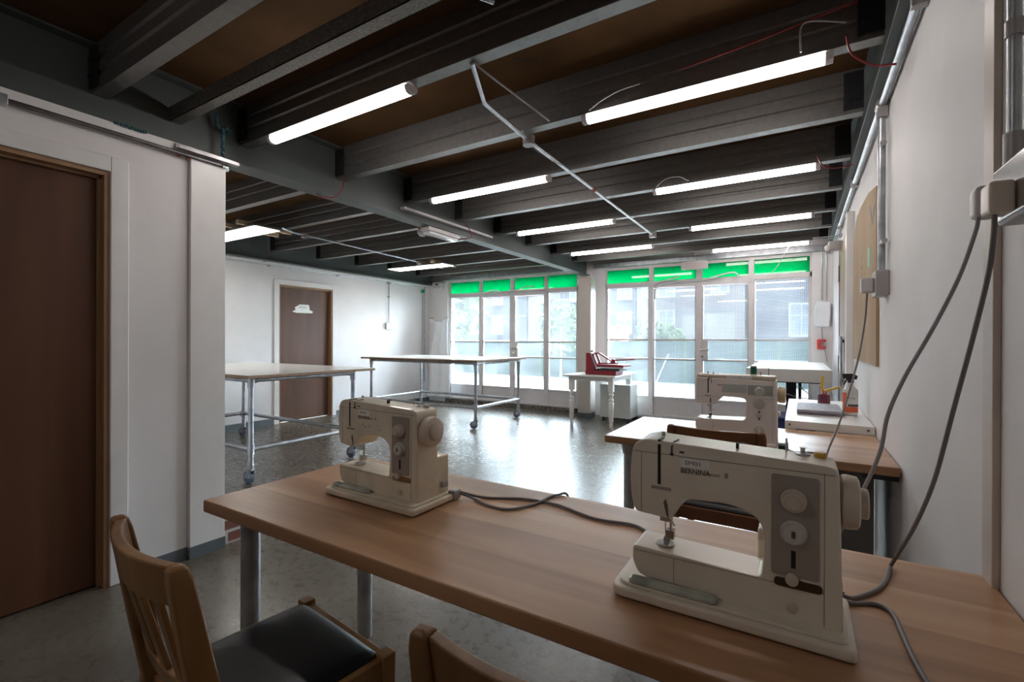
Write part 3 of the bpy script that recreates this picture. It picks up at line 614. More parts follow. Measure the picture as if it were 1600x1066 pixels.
# spotlight arm on the right wall near door
ar = thing('emergency_light', 'twin-head wall light on a thin bracket above the right-hand door', 'emergency light', (.3, 5.6, 2.2))
part('bracket', B().tube([(.11, 5.60, 2.285), (.33, 5.60, 2.285)], .006, 8).tube([(.11, 5.60, 2.265), (.30, 5.60, 2.265), (.31, 5.60, 2.23)], .005, 8).cyl((.335, 5.57, 2.285), (.335, 5.63, 2.285), .018, 12), 'steel', ar, True)
part('lamp_head', B().box(.24, .35, 5.56, 5.64, 2.14, 2.235), 'greyplastic', ar, True, bevel=.012)
part('lens', B().lathe((.245, 5.6, 2.17), [(.03, -.03), (.036, -.01), (.036, .02), (.02, .035)]), 'ltplastic', ar, True, smooth=True)
# dispenser and red hook by the right window
dp = single('dispenser_bag', B().prism([(.185, 1.45), (.335, 1.44), (.345, 1.60), (.345, 1.775), (.20, 1.79), (.175, 1.72), (.165, 1.56), (.165, 1.50)], 1, 7.44, 7.52), 'cloth', 'white plastic bag-like dispenser on the wall strip right of the windows', 'dispenser', bevel=.015)
rh = single('red_bracket', B().prism([(.20, 1.28), (.30, 1.28), (.30, 1.245), (.245, 1.245), (.245, 1.185), (.30, 1.185), (.30, 1.15), (.20, 1.15)], 1, 7.47, 7.525), 'redp', 'small bright red C-shaped bracket under the white dispenser', 'bracket', bevel=.004)
single('black_cable', cable([(.25, 7.45, 1.44), (.255, 7.44, 1.35), (.265, 7.43, 1.25), (.29, 7.42, 1.1), (.31, 7.40, .98)], .004), 'cable', 'dark cable hanging down behind the red bracket', 'cable')
cc_ = thing('wall_conduit', 'pair of slim conduits in the corner right of the windows', 'conduit', (.25, 7.5, 2.1))
part('pipe', B().tube([(.25, 7.515, 2.45), (.25, 7.515, 1.80)], .008, 8).tube([(.30, 7.515, 2.45), (.30, 7.515, 1.79)], .008, 8), 'steel', cc_, True, smooth=True)
cp_ = thing('wall_conduit', 'thin conduit with a hanging pull beside the boxed post', 'conduit', (-3.0, 7.54, 1.9))
part('pipe', B().tube([(-2.99, 7.545, 2.42), (-2.99, 7.545, 1.75)], .008, 8).tube([(-2.965, 7.53, 1.75), (-2.965, 7.53, 1.33)], .004, 8).tube([(-2.99, 7.53, 1.75), (-2.99, 7.53, 1.33)], .004, 8), 'steel', cp_, True)
part('pull', B().lathe((-2.978, 7.53, 1.28), [(.004, 0), (.02, .015), (.018, .04), (.004, .06)]), 'greyplastic', cp_, True, smooth=True)
# pipe bends on the window frames
def bend(pts, lab, r=.013): single('frame_conduit', B().tube(smooth_path(pts), r, 10), 'frame', lab, 'conduit', 'white conduits on the window frames', smooth=True)
bend([(-1.99, 7.53, .3), (-1.99, 7.53, 1.9), (-1.985, 7.53, 2.07), (-1.93, 7.52, 2.15), (-1.75, 7.5, 2.20), (-1.58, 7.5, 2.235)], 'white conduit bent over the left mullion of the right window')
bend([(-1.95, 7.51, 1.9), (-1.93, 7.51, 2.08), (-1.85, 7.50, 2.14), (-1.5, 7.50, 2.165), (-1.2, 7.50, 2.17), (-1.0, 7.49, 2.22), (-.82, 7.49, 2.245), (-.75, 7.5, 2.20)], 'long white conduit wandering along the transom of the right window')
bend([(-5.33, 7.52, 2.15), (-5.2, 7.51, 2.17), (-5.05, 7.51, 2.21), (-4.9, 7.51, 2.20), (-4.85, 7.52, 2.17)], 'short curved white conduit over the left leaf of the left window', .010)
bend([(-4.60, 7.52, 2.16), (-4.45, 7.51, 2.19), (-4.3, 7.51, 2.235), (-4.15, 7.51, 2.235), (-4.10, 7.52, 2.20)], 'short curved white conduit over the right leaf of the left window', .010)

# ================================================================== TABLES
ZT = .72
def work_table(x0, x1, y0, y1, legs, label, ly):
    r = thing('sewing_table', label, 'table', ((x0+x1)/2, (y0+y1)/2, 0))
    part('tabletop', B().box(x0, x1, y0, y1, ZT-.04, ZT), 'tabletop', r, True, bevel=.005)
    for (x, y) in legs:
        l_ = part('leg', B().cyl((x, y, 0), (x, y, ZT-.05), .030, 28), 'steel', r, True, smooth=True)
        part('collar', B().lathe((x, y, ZT-.11), [(.033, 0), (.036, .01), (.042, .05), (.048, .07)], seg=28), 'greyplastic', l_, True, smooth=True) if ly else None
    return r
t1 = work_table(-1.68, XR-.003, .80, 1.475, [(-1.575, .90), (-1.565, 1.38), (.28, .90), (.28, 1.38)], 'long oiled wooden worktable in the foreground carrying two sewing machines', False)
t2 = work_table(-.935, XR-.006, 2.535, 3.31, [(-.825, 2.64), (-.83, 3.2)], 'shorter wooden worktable behind, carrying one sewing machine by the right wall', True)
part('bracket', B().box(.24, .362, 2.56, 2.9, .655, .68), 'blackm', t2, True)

# laminate cutting tables on castors
def pipe_table(x0, x1, y0, y1, zt, legs, zr, label, th=.028, brake=True):
    r = thing('cutting_table', label, 'table', ((x0+x1)/2, (y0+y1)/2, 0))
    tp = part('tabletop', B().box(x0, x1, y0, y1, zt-.004, zt), 'laminate', r, True)
    part('board_edge', B().box(x0, x1, y0, y1, zt-th, zt-.004), 'edge', tp, True)
    xs = sorted({l[0] for l in legs}); ys = sorted({l[1] for l in legs}); zp = zt-th-.022
    P = .021
    part('top_rail', B().cyl((xs[0], ys[0], zp), (xs[-1], ys[0], zp), P, 16).cyl((xs[0], ys[-1], zp), (xs[-1], ys[-1], zp), P, 16).cyl((xs[0], ys[0], zp), (xs[0], ys[-1], zp), P, 16).cyl((xs[-1], ys[0], zp), (xs[-1], ys[-1], zp), P, 16), 'steel', r, True, smooth=True)
    part('bottom_rail', B().cyl((xs[0], ys[0], zr), (xs[-1], ys[0], zr), P, 16).cyl((xs[0], ys[-1], zr), (xs[-1], ys[-1], zr), P, 16).cyl((xs[0], ys[0], zr), (xs[0], ys[-1], zr), P, 16).cyl((xs[-1], ys[0], zr), (xs[-1], ys[-1], zr), P, 16), 'steel', r, True, smooth=True)
    for (x, y) in legs:
        lg = part('leg', B().cyl((x, y, .15), (x, y, zp), .022, 18), 'steel', r, True, smooth=True)
        for zc, zl, zh in ((zp, .07, .02), (zr, .045, .045)):
            part('pipe_fitting', B().cyl((x, y, zc-zl), (x, y, zc+zh), .029, 18).cyl((x-.048 if x > xs[0] else x+.048, y, zc), (x, y, zc), .027, 16).cyl((x, y-.048 if y > ys[0] else y+.048, zc), (x, y, zc), .027, 16), 'steel', lg, True, smooth=True)
        cs = part('castor', B().cyl((x, y, .125), (x, y, .165), .025, 14).prism([(x-.015, .13), (x+.03, .13), (x+.01, .05), (x-.055, .05), (x-.05, .075)], 1, y-.022, y-.016).prism([(x-.015, .13), (x+.03, .13), (x+.01, .05), (x-.055, .05), (x-.05, .075)], 1, y+.016, y+.022).box(x-.02, x+.028, y-.022, y+.022, .12, .13), 'steel', r, True)
        part('wheel', B().cyl((x-.03, y-.015, .0555), (x-.03, y+.015, .0555), .054, 24), 'rubber', cs, True, smooth=True)
    return r
pipe_table(-6.25, -3.93, 2.22, 3.60, .948, [(-6.12, 2.31), (-4.045, 2.31), (-6.12, 3.40), (-4.045, 3.40)], .30, 'pipe-framed cutting table on castors half hidden behind the partition')
pipe_table(-6.12, -3.80, 5.30, 6.68, .975, [(-5.98, 5.40), (-3.885, 5.40), (-5.98, 6.58), (-3.885, 6.58)], .30, 'pipe-framed cutting table on castors standing before the left windows')

# white turned-leg table
def turned_leg(x, y):
    pr = [(.016, 0), (.020, .01), (.026, .05), (.018, .06), (.024, .075), (.030, .11), (.036, .30), (.040, .36), (.026, .38), (.036, .395), (.036, .41), (.022, .43), (.024, .45), (.038, .48), (.022, .51), (.036, .52)]
    return B().lathe((x, y, 0), pr, seg=20).box(x-.036, x+.036, y-.036, y+.036, .52, .72)
wt = thing('turned_leg_table', 'white painted table with turned legs beside the boxed post', 'table', (-2.6, 6.9, 0))
part('tabletop', B().box(-2.99, -2.20, 6.37, 7.40, .725, .75), 'whitep', wt, True, bevel=.006)
ap = B()
for yy in (6.45, 7.30): ap.prism([(-2.93, .725), (-2.93, .62), (-2.88, .635), (-2.85, .665), (-2.34, .665), (-2.31, .635), (-2.26, .62), (-2.26, .725)], 1, yy, yy+.018)
for xx in (-2.93, -2.278): ap.prism([(6.45, .725), (6.45, .62), (6.50, .635), (6.54, .665), (7.2, .665), (7.25, .635), (7.318, .62), (7.318, .725)], 0, xx, xx+.018)
part('apron', ap, 'whitep', wt, True)
for (x, y) in ((-2.90, 6.48), (-2.29, 6.48), (-2.90, 7.29), (-2.29, 7.29)): part('leg', turned_leg(x, y), 'whitep', wt, True, smooth=True)
pc_ = thing('pedestal_cabinet', 'pale grey low cabinet on castors under the white turned-leg table', 'cabinet', (-2.42, 7.2, 0))
part('body', B().box(-2.66, -2.18, 7.02, 7.40, .065, .575), 'greenwhite', pc_, True, bevel=.006)
for (x, y) in ((-2.62, 7.06), (-2.22, 7.06), (-2.62, 7.36), (-2.22, 7.36)):
    part('castor', B().cyl((x-.012, y, .028), (x+.012, y, .028), .028, 16).box(x-.012, x+.012, y-.012, y+.012, .03, .066), 'blackm', pc_, True)
# heat press --------------------------------------------------------
hp = thing('heat_press', 'deep red heat press with long lever on the white turned-leg table', 'heat press', (-2.6, 6.8, .75))
Y0, Y1 = 6.55, 6.78
part('base', B().box(-2.80, -2.33, Y0, Y1+.1, .755, .815), 'red', hp, True, bevel=.004)
part('housing', B().prism([(-2.80, .815), (-2.80, 1.07), (-2.745, 1.07), (-2.67, .86), (-2.665, .815)], 1, Y0+.02, Y1-.02), 'red', hp, True, bevel=.004)
part('upright_arm', B().prism([(-2.745, 1.07), (-2.72, 1.07), (-2.645, .87), (-2.665, .86)], 1, Y0+.05, Y1-.05), 'alu', hp, True)
for ya_ in (Y0+.03, Y1-.05): part('side_arm', B().prism([(-2.71, 1.06), (-2.69, 1.07), (-2.62, .90), (-2.645, .89)], 1, ya_, ya_+.02), 'red', hp, True)
part('heat_platen', B().box(-2.63, -2.22, Y0, Y1+.12, .868, .905), 'red', hp, True, bevel=.006)
part('heating_plate', B().box(-2.635, -2.225, Y0, Y1+.12, .853, .868), 'alu', hp, True)
part('lower_platen', B().box(-2.64, -2.28, Y0-.005, Y1+.12, .815, .838), 'blackm', hp, True)
part('linkage', B().bar((-2.71, Y0+.1, 1.06), (-2.62, Y0+.1, 1.065), .02, .022).bar((-2.62, Y0+.1, 1.065), (-2.42, Y0+.1, .945), .02, .022).bar((-2.64, Y0+.1, .915), (-2.33, Y0+.1, .92), .03, .02).prism([(-2.42, .99), (-2.38, .98), (-2.36, .915), (-2.44, .915)], 1, Y0+.08, Y0+.13), 'red', hp, True)
part('lever', B().bar((-2.40, Y0+.1, .965), (-2.10, Y0+.1, .985), .022, .02), 'red', hp, True)
part('grip', B().cyl((-2.10, Y0+.1, .985), (-2.06, Y0+.1, .987), .012, 12), 'ltplastic', hp, True)
part('knob', B().lathe((-2.735, Y0+.1, 1.07), [(.006, 0), (.006, .015), (.022, .02), (.024, .032), (.01, .036)]), 'blackm', hp, True, smooth=True)

hp.location.x += .085
# right side, beyond the second table ------------------------------
wb = thing('white_bench', 'low white bench with thick top along the right wall behind the second worktable', 'bench', (.15, 3.9, 0))
part('top', B().box(-.075, XR-.004, 3.335, 4.62, .72, .768), 'whitep', wb, True, bevel=.003)
for (x, y) in ((-.05, 3.36), (.33, 3.36), (-.05, 4.58), (.33, 4.58)): part('leg', B().box(x-.025, x+.025, y-.02, y+.025, 0, .72), 'whitep', wb, True)
part('screw', B().cyl((-.05, 3.336, .745), (-.05, 3.331, .745), .007, 10).cyl((.335, 3.336, .745), (.335, 3.331, .745), .007, 10), 'darkgrey', wb, True)
dk = thing('press_table', 'thick white table on a black pedestal frame in the right window corner', 'table', (-.1, 6.4, 0))
part('top', B().box(-.475, .27, 5.45, 7.36, .845, .975), 'whitep', dk, True, bevel=.006)
part('pedestal', B().box(-.13, -.03, 6.2, 6.4, .05, .80).box(-.34, .20, 5.62, 6.7, .825, .845).box(-.32, .18, 6.0, 6.5, .80, .825).box(-.01, .02, 6.2, 6.4, .6, .80).box(-.4, .22, 6.15, 6.45, 0, .05), 'blackm', dk, True, bevel=.003)
nb = thing('storage_bin', 'navy blue plastic bin on the floor behind the second sewing machine', 'bin', (-.2, 4.95, 0))
part('body', B().prism([(-.22, 0), (.10, 0), (.12, .56), (-.24, .56)], 1, 4.75, 5.15), 'navy', nb, True, bevel=.01)
part('rim', B().box(-.25, .13, 4.74, 5.16, .56, .585), 'navy', nb, True, bevel=.006)
gb = single('grey_crate', B().box(-.35, .1, 5.5, 5.9, 0, .42), 'darkgrey', 'dull grey crate on the floor under the press table', 'crate', bevel=.01)
cabt = thing('grey_cabinet', 'plain warm-grey cabinet side standing under the second worktable', 'cabinet', (.1, 3.0, 0))
part('body', B().box(-.1, .302, 2.78, 3.12, 0, .675), 'cabinet', cabt, True, bevel=.003)
# magazines
for k, (dx, dy) in enumerate(((0, 0), (.006, .01), (-.004, .004), (.008, -.006), (.0, .012))):
    single('magazine', B().box(-.012+dx, .235+dx, 3.66+dy, 4.10+dy, .768+.0062*k, .7738+.0062*k), 'paper',
           'grey printed magazine, %s in the stack on the white bench' % ['bottom one', 'second from bottom', 'middle one', 'second from top', 'topmost'][k], 'magazine', 'magazines stacked on the white bench', bevel=.001)
# spray bottle
sp = thing('spray_bottle', 'milky spray bottle with orange label and black trigger on the white bench', 'spray bottle', (.30, 3.83, .768))
bx, by, bz = .287, 3.80, .768
part('body', B().lathe((bx, by, bz), [(.030, 0), (.037, .006), (.038, .13), (.036, .145), (.022, .16), (.014, .17), (.014, .185)], seg=24), 'bottle', sp, True, smooth=True)
part('orange_label', B().prism([(bx+.0385*math.cos(t), by+.0385*math.sin(t)) for t in [math.radians(a) for a in range(180, 361, 12)]], 2, bz+.02, bz+.05).prism([(bx+.0386*math.cos(t), by+.0386*math.sin(t)) for t in [math.radians(a) for a in range(190, 250, 10)]], 2, bz+.05, bz+.13), 'orange', sp, True)
part('dark_band', B().prism([(bx+.0388*math.cos(t), by+.0388*math.sin(t)) for t in [math.radians(a) for a in range(250, 350, 12)]], 2, bz+.052, bz+.066), 'ink', sp, True)
sp.scale = (1.12, 1.12, 1.15)
text('label_text', 'STUK', .014, 'ink', sp, Matrix.Translation((-.30, -3.83, -.768)) @ T(bx-.012, by-.0395, bz+.095) @ FRONT, .0002)
part('trigger_head', B().box(bx-.014, bx+.016, by-.014, by+.014, bz+.185, bz+.205).prism([(bx-.04, bz+.235), (bx-.036, bz+.205), (bx-.02, bz+.21), (bx-.028, bz+.192), (bx-.038, bz+.175), (bx-.03, bz+.17), (bx-.012, bz+.205), (bx+.03, bz+.205), (bx+.035, bz+.225), (bx+.01, bz+.237)], 1, by-.011, by+.011), 'blackm', sp, True, bevel=.002)
# scissors pot
pot = thing('tool_pot', 'burgundy pot of pens and clips beside the magazines on the white bench', 'pot', (.17, 4.30, .768))
px_, py_ = .16, 4.30
part('pot', B().lathe((px_, py_, .768), [(.036, 0), (.04, .01), (.042, .08), (.038, .08), (.036, .012)], seg=20), 'purple', pot, True, smooth=True)
for q, (dx, dy, h, m_) in enumerate(((-.02, .01, .14, 'cable_l'), (.012, .018, .12, 'redp'), (.02, -.01, .10, 'ltplastic'), (-.005, -.02, .115, 'redp'))):
    part('pen', B().cyl((px_+dx*.6, py_+dy*.6, .775), (px_+dx*1.5, py_+dy*1.5, .768+h), .005, 8), m_, pot, True)
sz = thing('scissors', 'yellow-handled scissors standing in the burgundy pot', 'scissors', (px_, py_, .85))
part('handle', B().tube([(px_-.004, py_-.01, .865), (px_-.012, py_-.01, .90), (px_-.010, py_-.01, .975), (px_-.006, py_-.01, .99)], [.009, .012, .012, .008], 10), 'yellow', sz, True, smooth=True)
part('handle', B().tube([(px_-.006, py_-.022, .872), (px_+.03, py_-.022, .885), (px_+.085, py_-.022, .908), (px_+.10, py_-.022, .908)], [.010, .010, .010, .006], 10), 'yellow', sz, True, smooth=True)
part('blade', B().bar((px_-.008, py_-.01, .79), (px_-.002, py_-.01, .88), .003, .012, (1, 0, 0)).bar((px_+.012, py_-.012, .79), (px_, py_-.012, .88), .003, .012, (1, 0, 0)), 'chrome', sz, True)
single('black_cable', cable([(.0, 5.5, .80), (.1, 5.3, .72), (.0, 5.4, .70), (-.1, 5.5, .72), (-.2, 5.6, .73)], .004), 'cable', 'loose dark cable looping under the press table', 'cable')

# ================================================================== SEWING MACHINES
def roundpoly(pts, rad, n=5):
    """round the listed corners: rad {index: radius}"""
    o = []; k = len(pts)
    for i, p in enumerate(pts):
        if i not in rad: o.append(p); continue
        a = Vector(pts[i-1]); b = Vector(p); c = Vector(pts[(i+1) % k]); r = rad[i]
        u = b+(a-b).normalized()*min(r, (a-b).length*.49); v = b+(c-b).normalized()*min(r, (c-b).length*.49)
        for q in range(n+1):
            t = q/n; w_ = u*(1-t)**2+b*2*t*(1-t)+v*t*t; o.append((w_.x, w_.y))
    return o
def machine_a(loc, rz, label, sticker, worn):
    r = thing('sewing_machine', label, 'sewing machine', loc, rz, 'vintage ivory sewing machines on the front worktable')
    E_ = 'beige2' if worn else 'beige'; x0 = .030
    plan = roundpoly([(0, 0), (.42, 0), (.42, .20), (0, .20)], {0: .03, 1: .014, 2: .02, 3: .04})
    ins = lambda d: roundpoly([(d, d), (.42-d, d), (.42-d, .20-d), (d, .20-d)], {0: .03, 1: .014, 2: .02, 3: .04})
    base = part('base_plate', B().prism(plan, 2, .003, .024), E_, r, bevel=.006, segs=3)
    part('base_lip', B().prism(ins(.012), 2, .022, .031), E_, base, bevel=.004)
    part('rubber_foot', B().cyl((.03, .03, 0), (.03, .03, .004), .012, 12).cyl((.39, .03, 0), (.39, .03, .004), .012, 12).cyl((.03, .155, 0), (.03, .155, .004), .012, 12).cyl((.39, .155, 0), (.39, .155, .004), .012, 12), 'cable', base)
    part('accessory_tray', B().prism(roundpoly([(.035, .010), (.205, .010), (.205, .038), (.035, .038)], {0: .011, 1: .011, 2: .011, 3: .011}), 2, .030, .042), 'tray', base, bevel=.006, segs=3)
    # body outline in x,z
    o = [(.010, .172), (.085, .168), (.113, .214), (.200, .220), (.256, .196), (.247, .092), (.006, .100), (.006, .070), (.016, .044), (.036, .038), (.155, .036), (.19, .028), (.372, .028), (.366, .306), (.350, .313), (.030, .327), (.005, .312), (0, .250), (.003, .205)]
    o = roundpoly(o, {0: .012, 1: .012, 2: .012, 3: .03, 4: .055, 5: .012, 6: .008, 8: .018, 13: .012, 14: .02, 15: .02, 16: .02, 17: .02})
    yb0, yb1 = .040, .134
    part('body', B().prism([(x0+a, b) for a, b in o], 1, yb0, yb1), E_, r, bevel=.0055, segs=3)
    part('motor_housing', B().box(x0+.235, x0+.368, yb1-.004, .192, .028, .152), E_, r, bevel=.006, segs=3)
    part('seam', B().box(x0+.024, x0+.0246, yb0-.0006, yb0+.001, .176, .298).box(x0+.004, x0+.10, yb0-.0006, yb0+.001, .2985, .2995).box(x0+.10, x0+.36, yb0-.0006, yb0+.001, .2975, .2985)
         .box(x0+.090, x0+.0907, yb0-.0006, yb0+.001, .042, .092).box(x0+.010, x0+.246, yb0-.0006, yb0+.001, .0905, .0912).box(x0+.246, x0+.345, yb0-.0006, yb0+.001, .0905, .0912).box(x0+.344, x0+.3448, yb0-.0006, yb0+.001, .034, .30), 'seam', r)
    part('thread_slot', B().box(x0+.058, x0+.064, yb0-.0008, yb0+.002, .236, .318).box(x0+.058, x0+.064, yb0, yb0+.03, .324, .3278), 'dark', r)
    part('thread_guide', B().tube([(x0+.093, yb0+.03, .326), (x0+.088, yb0+.004, .3245), (x0+.086, yb0-.001, .316), (x0+.086, yb0-.001, .301)], .0013, 6).lathe((x0+.086, yb0-.001, .299), [(.0035, 0), (.0035, .004)], seg=10), 'dark', r)
    part('name_bar', B().box(x0+.045, x0+.085, yb0-.0015, yb0, .226, .232), 'warmgrey', r, bevel=.0008)
    part('needle_cover', B().prism([(x0+.070, .200), (x0+.074, .208), (x0+.078, .196), (x0+.080, .172), (x0+.077, .172)], 1, yb0-.0012, yb0), 'seam', r)
    # needle, bar and foot
    nx, ny = x0+.064, .082
    part('needle_bar', B().cyl((nx, ny, .175), (nx, ny, .150), .0045, 12).cyl((nx+.010, ny+.008, .175), (nx+.010, ny+.008, .118), .004, 12).cyl((nx, ny, .150), (nx, ny, .104), .0012, 8).box(nx-.009, nx+.012, ny-.010, ny+.010, .150, .165).tube([(nx+.01, ny, .155), (nx+.022, ny-.012, .145)], .0014, 6), 'chrome', r)
    part('presser_foot', B().box(nx+.002, nx+.018, ny-.004, ny+.012, .112, .130).box(nx-.007, nx+.010, ny-.020, ny+.014, .1015, .105).box(nx-.003, nx+.010, ny-.002, ny+.012, .104, .114), 'chrome', r)
    part('needle_plate', B().cyl((nx, ny, .0995), (nx, ny, .1012), .019, 28), 'chrome', r)
    # control plate
    pl = part('control_plate', B().prism(roundpoly([(x0+.263, .108), (x0+.337, .108), (x0+.337, .289), (x0+.263, .289)], {0: .006, 1: .006, 2: .006, 3: .006}), 1, yb0-.0018, yb0), 'warmgrey', r)
    part('upper_dial', B().lathe((x0+.298, yb0-.001, .246), [(.0205, -.001), (.0205, -.008), (.018, -.010), (.0175, -.018), (.012, -.020), (.011, -.024)], axis=1, seg=32), 'knob', r, smooth=True)
    part('lower_dial', B().lathe((x0+.298, yb0-.001, .188), [(.0215, -.001), (.0215, -.004), (.018, -.005), (.0175, -.012), (.016, -.0135)], axis=1, seg=32), 'knobw', r, smooth=True)
    part('dial_window', B().box(x0+.295, x0+.301, yb0-.0152, yb0-.0135, .182, .194), 'ink', r)
    part('slider_slot', B().box(x0+.2945, x0+.3015, yb0-.0026, yb0-.0018, .124, .155), 'dark', r)
    part('lever_plate', B().prism(roundpoly([(x0+.268, .088), (x0+.342, .088), (x0+.342, .103), (x0+.268, .103)], {0: .007, 1: .007, 2: .007, 3: .007}), 1, yb0-.003, yb0), 'gold' if worn else 'bronze', r)
    part('reverse_knob', B().lathe((x0+.296, yb0-.003, .106), [(.0100, 0), (.0105, -.010), (.009, -.013), (.003, -.0135)], axis=1, seg=24), 'knob', r, smooth=True)
    part('release_button', B().lathe((x0+.296, yb0, .052), [(.0095, 0), (.0095, -.003), (.007, -.004)], axis=1, seg=24), 'knob', r, smooth=True)
    # hand wheel
    hw = part('hand_wheel', B().lathe((x0+.368, .088, .244), [(.040, 0), (.0465, .004), (.0475, .010), (.0455, .026), (.040, .029), (.028, .029)], axis=0, seg=40), 'knob', r, smooth=True)
    part('wheel_cap', B().lathe((x0+.396, .088, .244), [(.026, 0), (.0265, .012), (.024, .014)], axis=0, seg=32), 'knob', hw, smooth=True)
    # top fittings
    part('top_hook', B().box(x0+.200, x0+.205, .075, .085, .318, .330).box(x0+.200, x0+.218, .079, .082, .329, .331), 'blackm', r)
    part('guide_post', B().cyl((x0+.055, .10, .325), (x0+.055, .10, .334), .004, 10), 'steel', r)
    part('spool_pin', B().cyl((x0+.285, .115, .312), (x0+.285, .115, .342), .0018, 8), 'steel', r)
    part('spool_rest', B().lathe((x0+.312, .11, .313), [(.012, 0), (.013, .004), (.004, .007), (.004, .014), (.008, .016)], seg=14), 'steel', r)
    part('bobbin_winder', B().lathe((x0+.340, .112, .312), [(.010, 0), (.011, .006), (.008, .010)], seg=20), 'yellow' if not worn else 'knob', r)
    part('socket', B().box(x0+.368, x0+.378, .150, .178, .050, .070), 'cable_l', r, bevel=.003)
    # writing
    part('sticker', B().box(x0+.104, x0+.158, yb0-.0007, yb0, .279, .297), 'sticker', r)
    text('sticker_text', sticker, .0115, 'ink', r, T(x0+.111, yb0-.0008, .2835) @ FRONT, .0001, 1.25)
    text('maker_name', 'BERNINA', .0145, 'ink', r, T(x0+.103, yb0-.0006, .2665) @ FRONT, .0001, .92, .0002)
    text('model_name', 'record', .010, 'seam', r, T(x0+.153, yb0-.0006, .2675) @ FRONT, .0001, .8)
    text('model_digit', '8', .014, 'ink', r, T(x0+.184, yb0-.0006, .2675) @ FRONT, .0001)
    part('badge', B().box(x0+.101, x0+.110, yb0-.0009, yb0, .305, .309), 'ink', r)
    if worn:
        for (xx, zz) in ((.12, .245), (.132, .24), (.15, .243), (.20, .236)):
            part('paint_chip', B().prism([(x0+xx, zz), (x0+xx+.008, zz+.001), (x0+xx+.005, zz+.004)], 1, yb0-.0004, yb0+.0005), 'seam', r)
    return r
machine_a((-.336, .945, ZT), 0, 'ivory sewing machine with brown tape-number sticker, nearest, at the right end of the front worktable', 'SM01', False)
ml = machine_a((-1.400, 1.048, ZT), math.radians(-1), 'ivory sewing machine with worn paint at the left end of the front worktable', 'SM02', True)

ml.scale = (1.01, 1, 1)
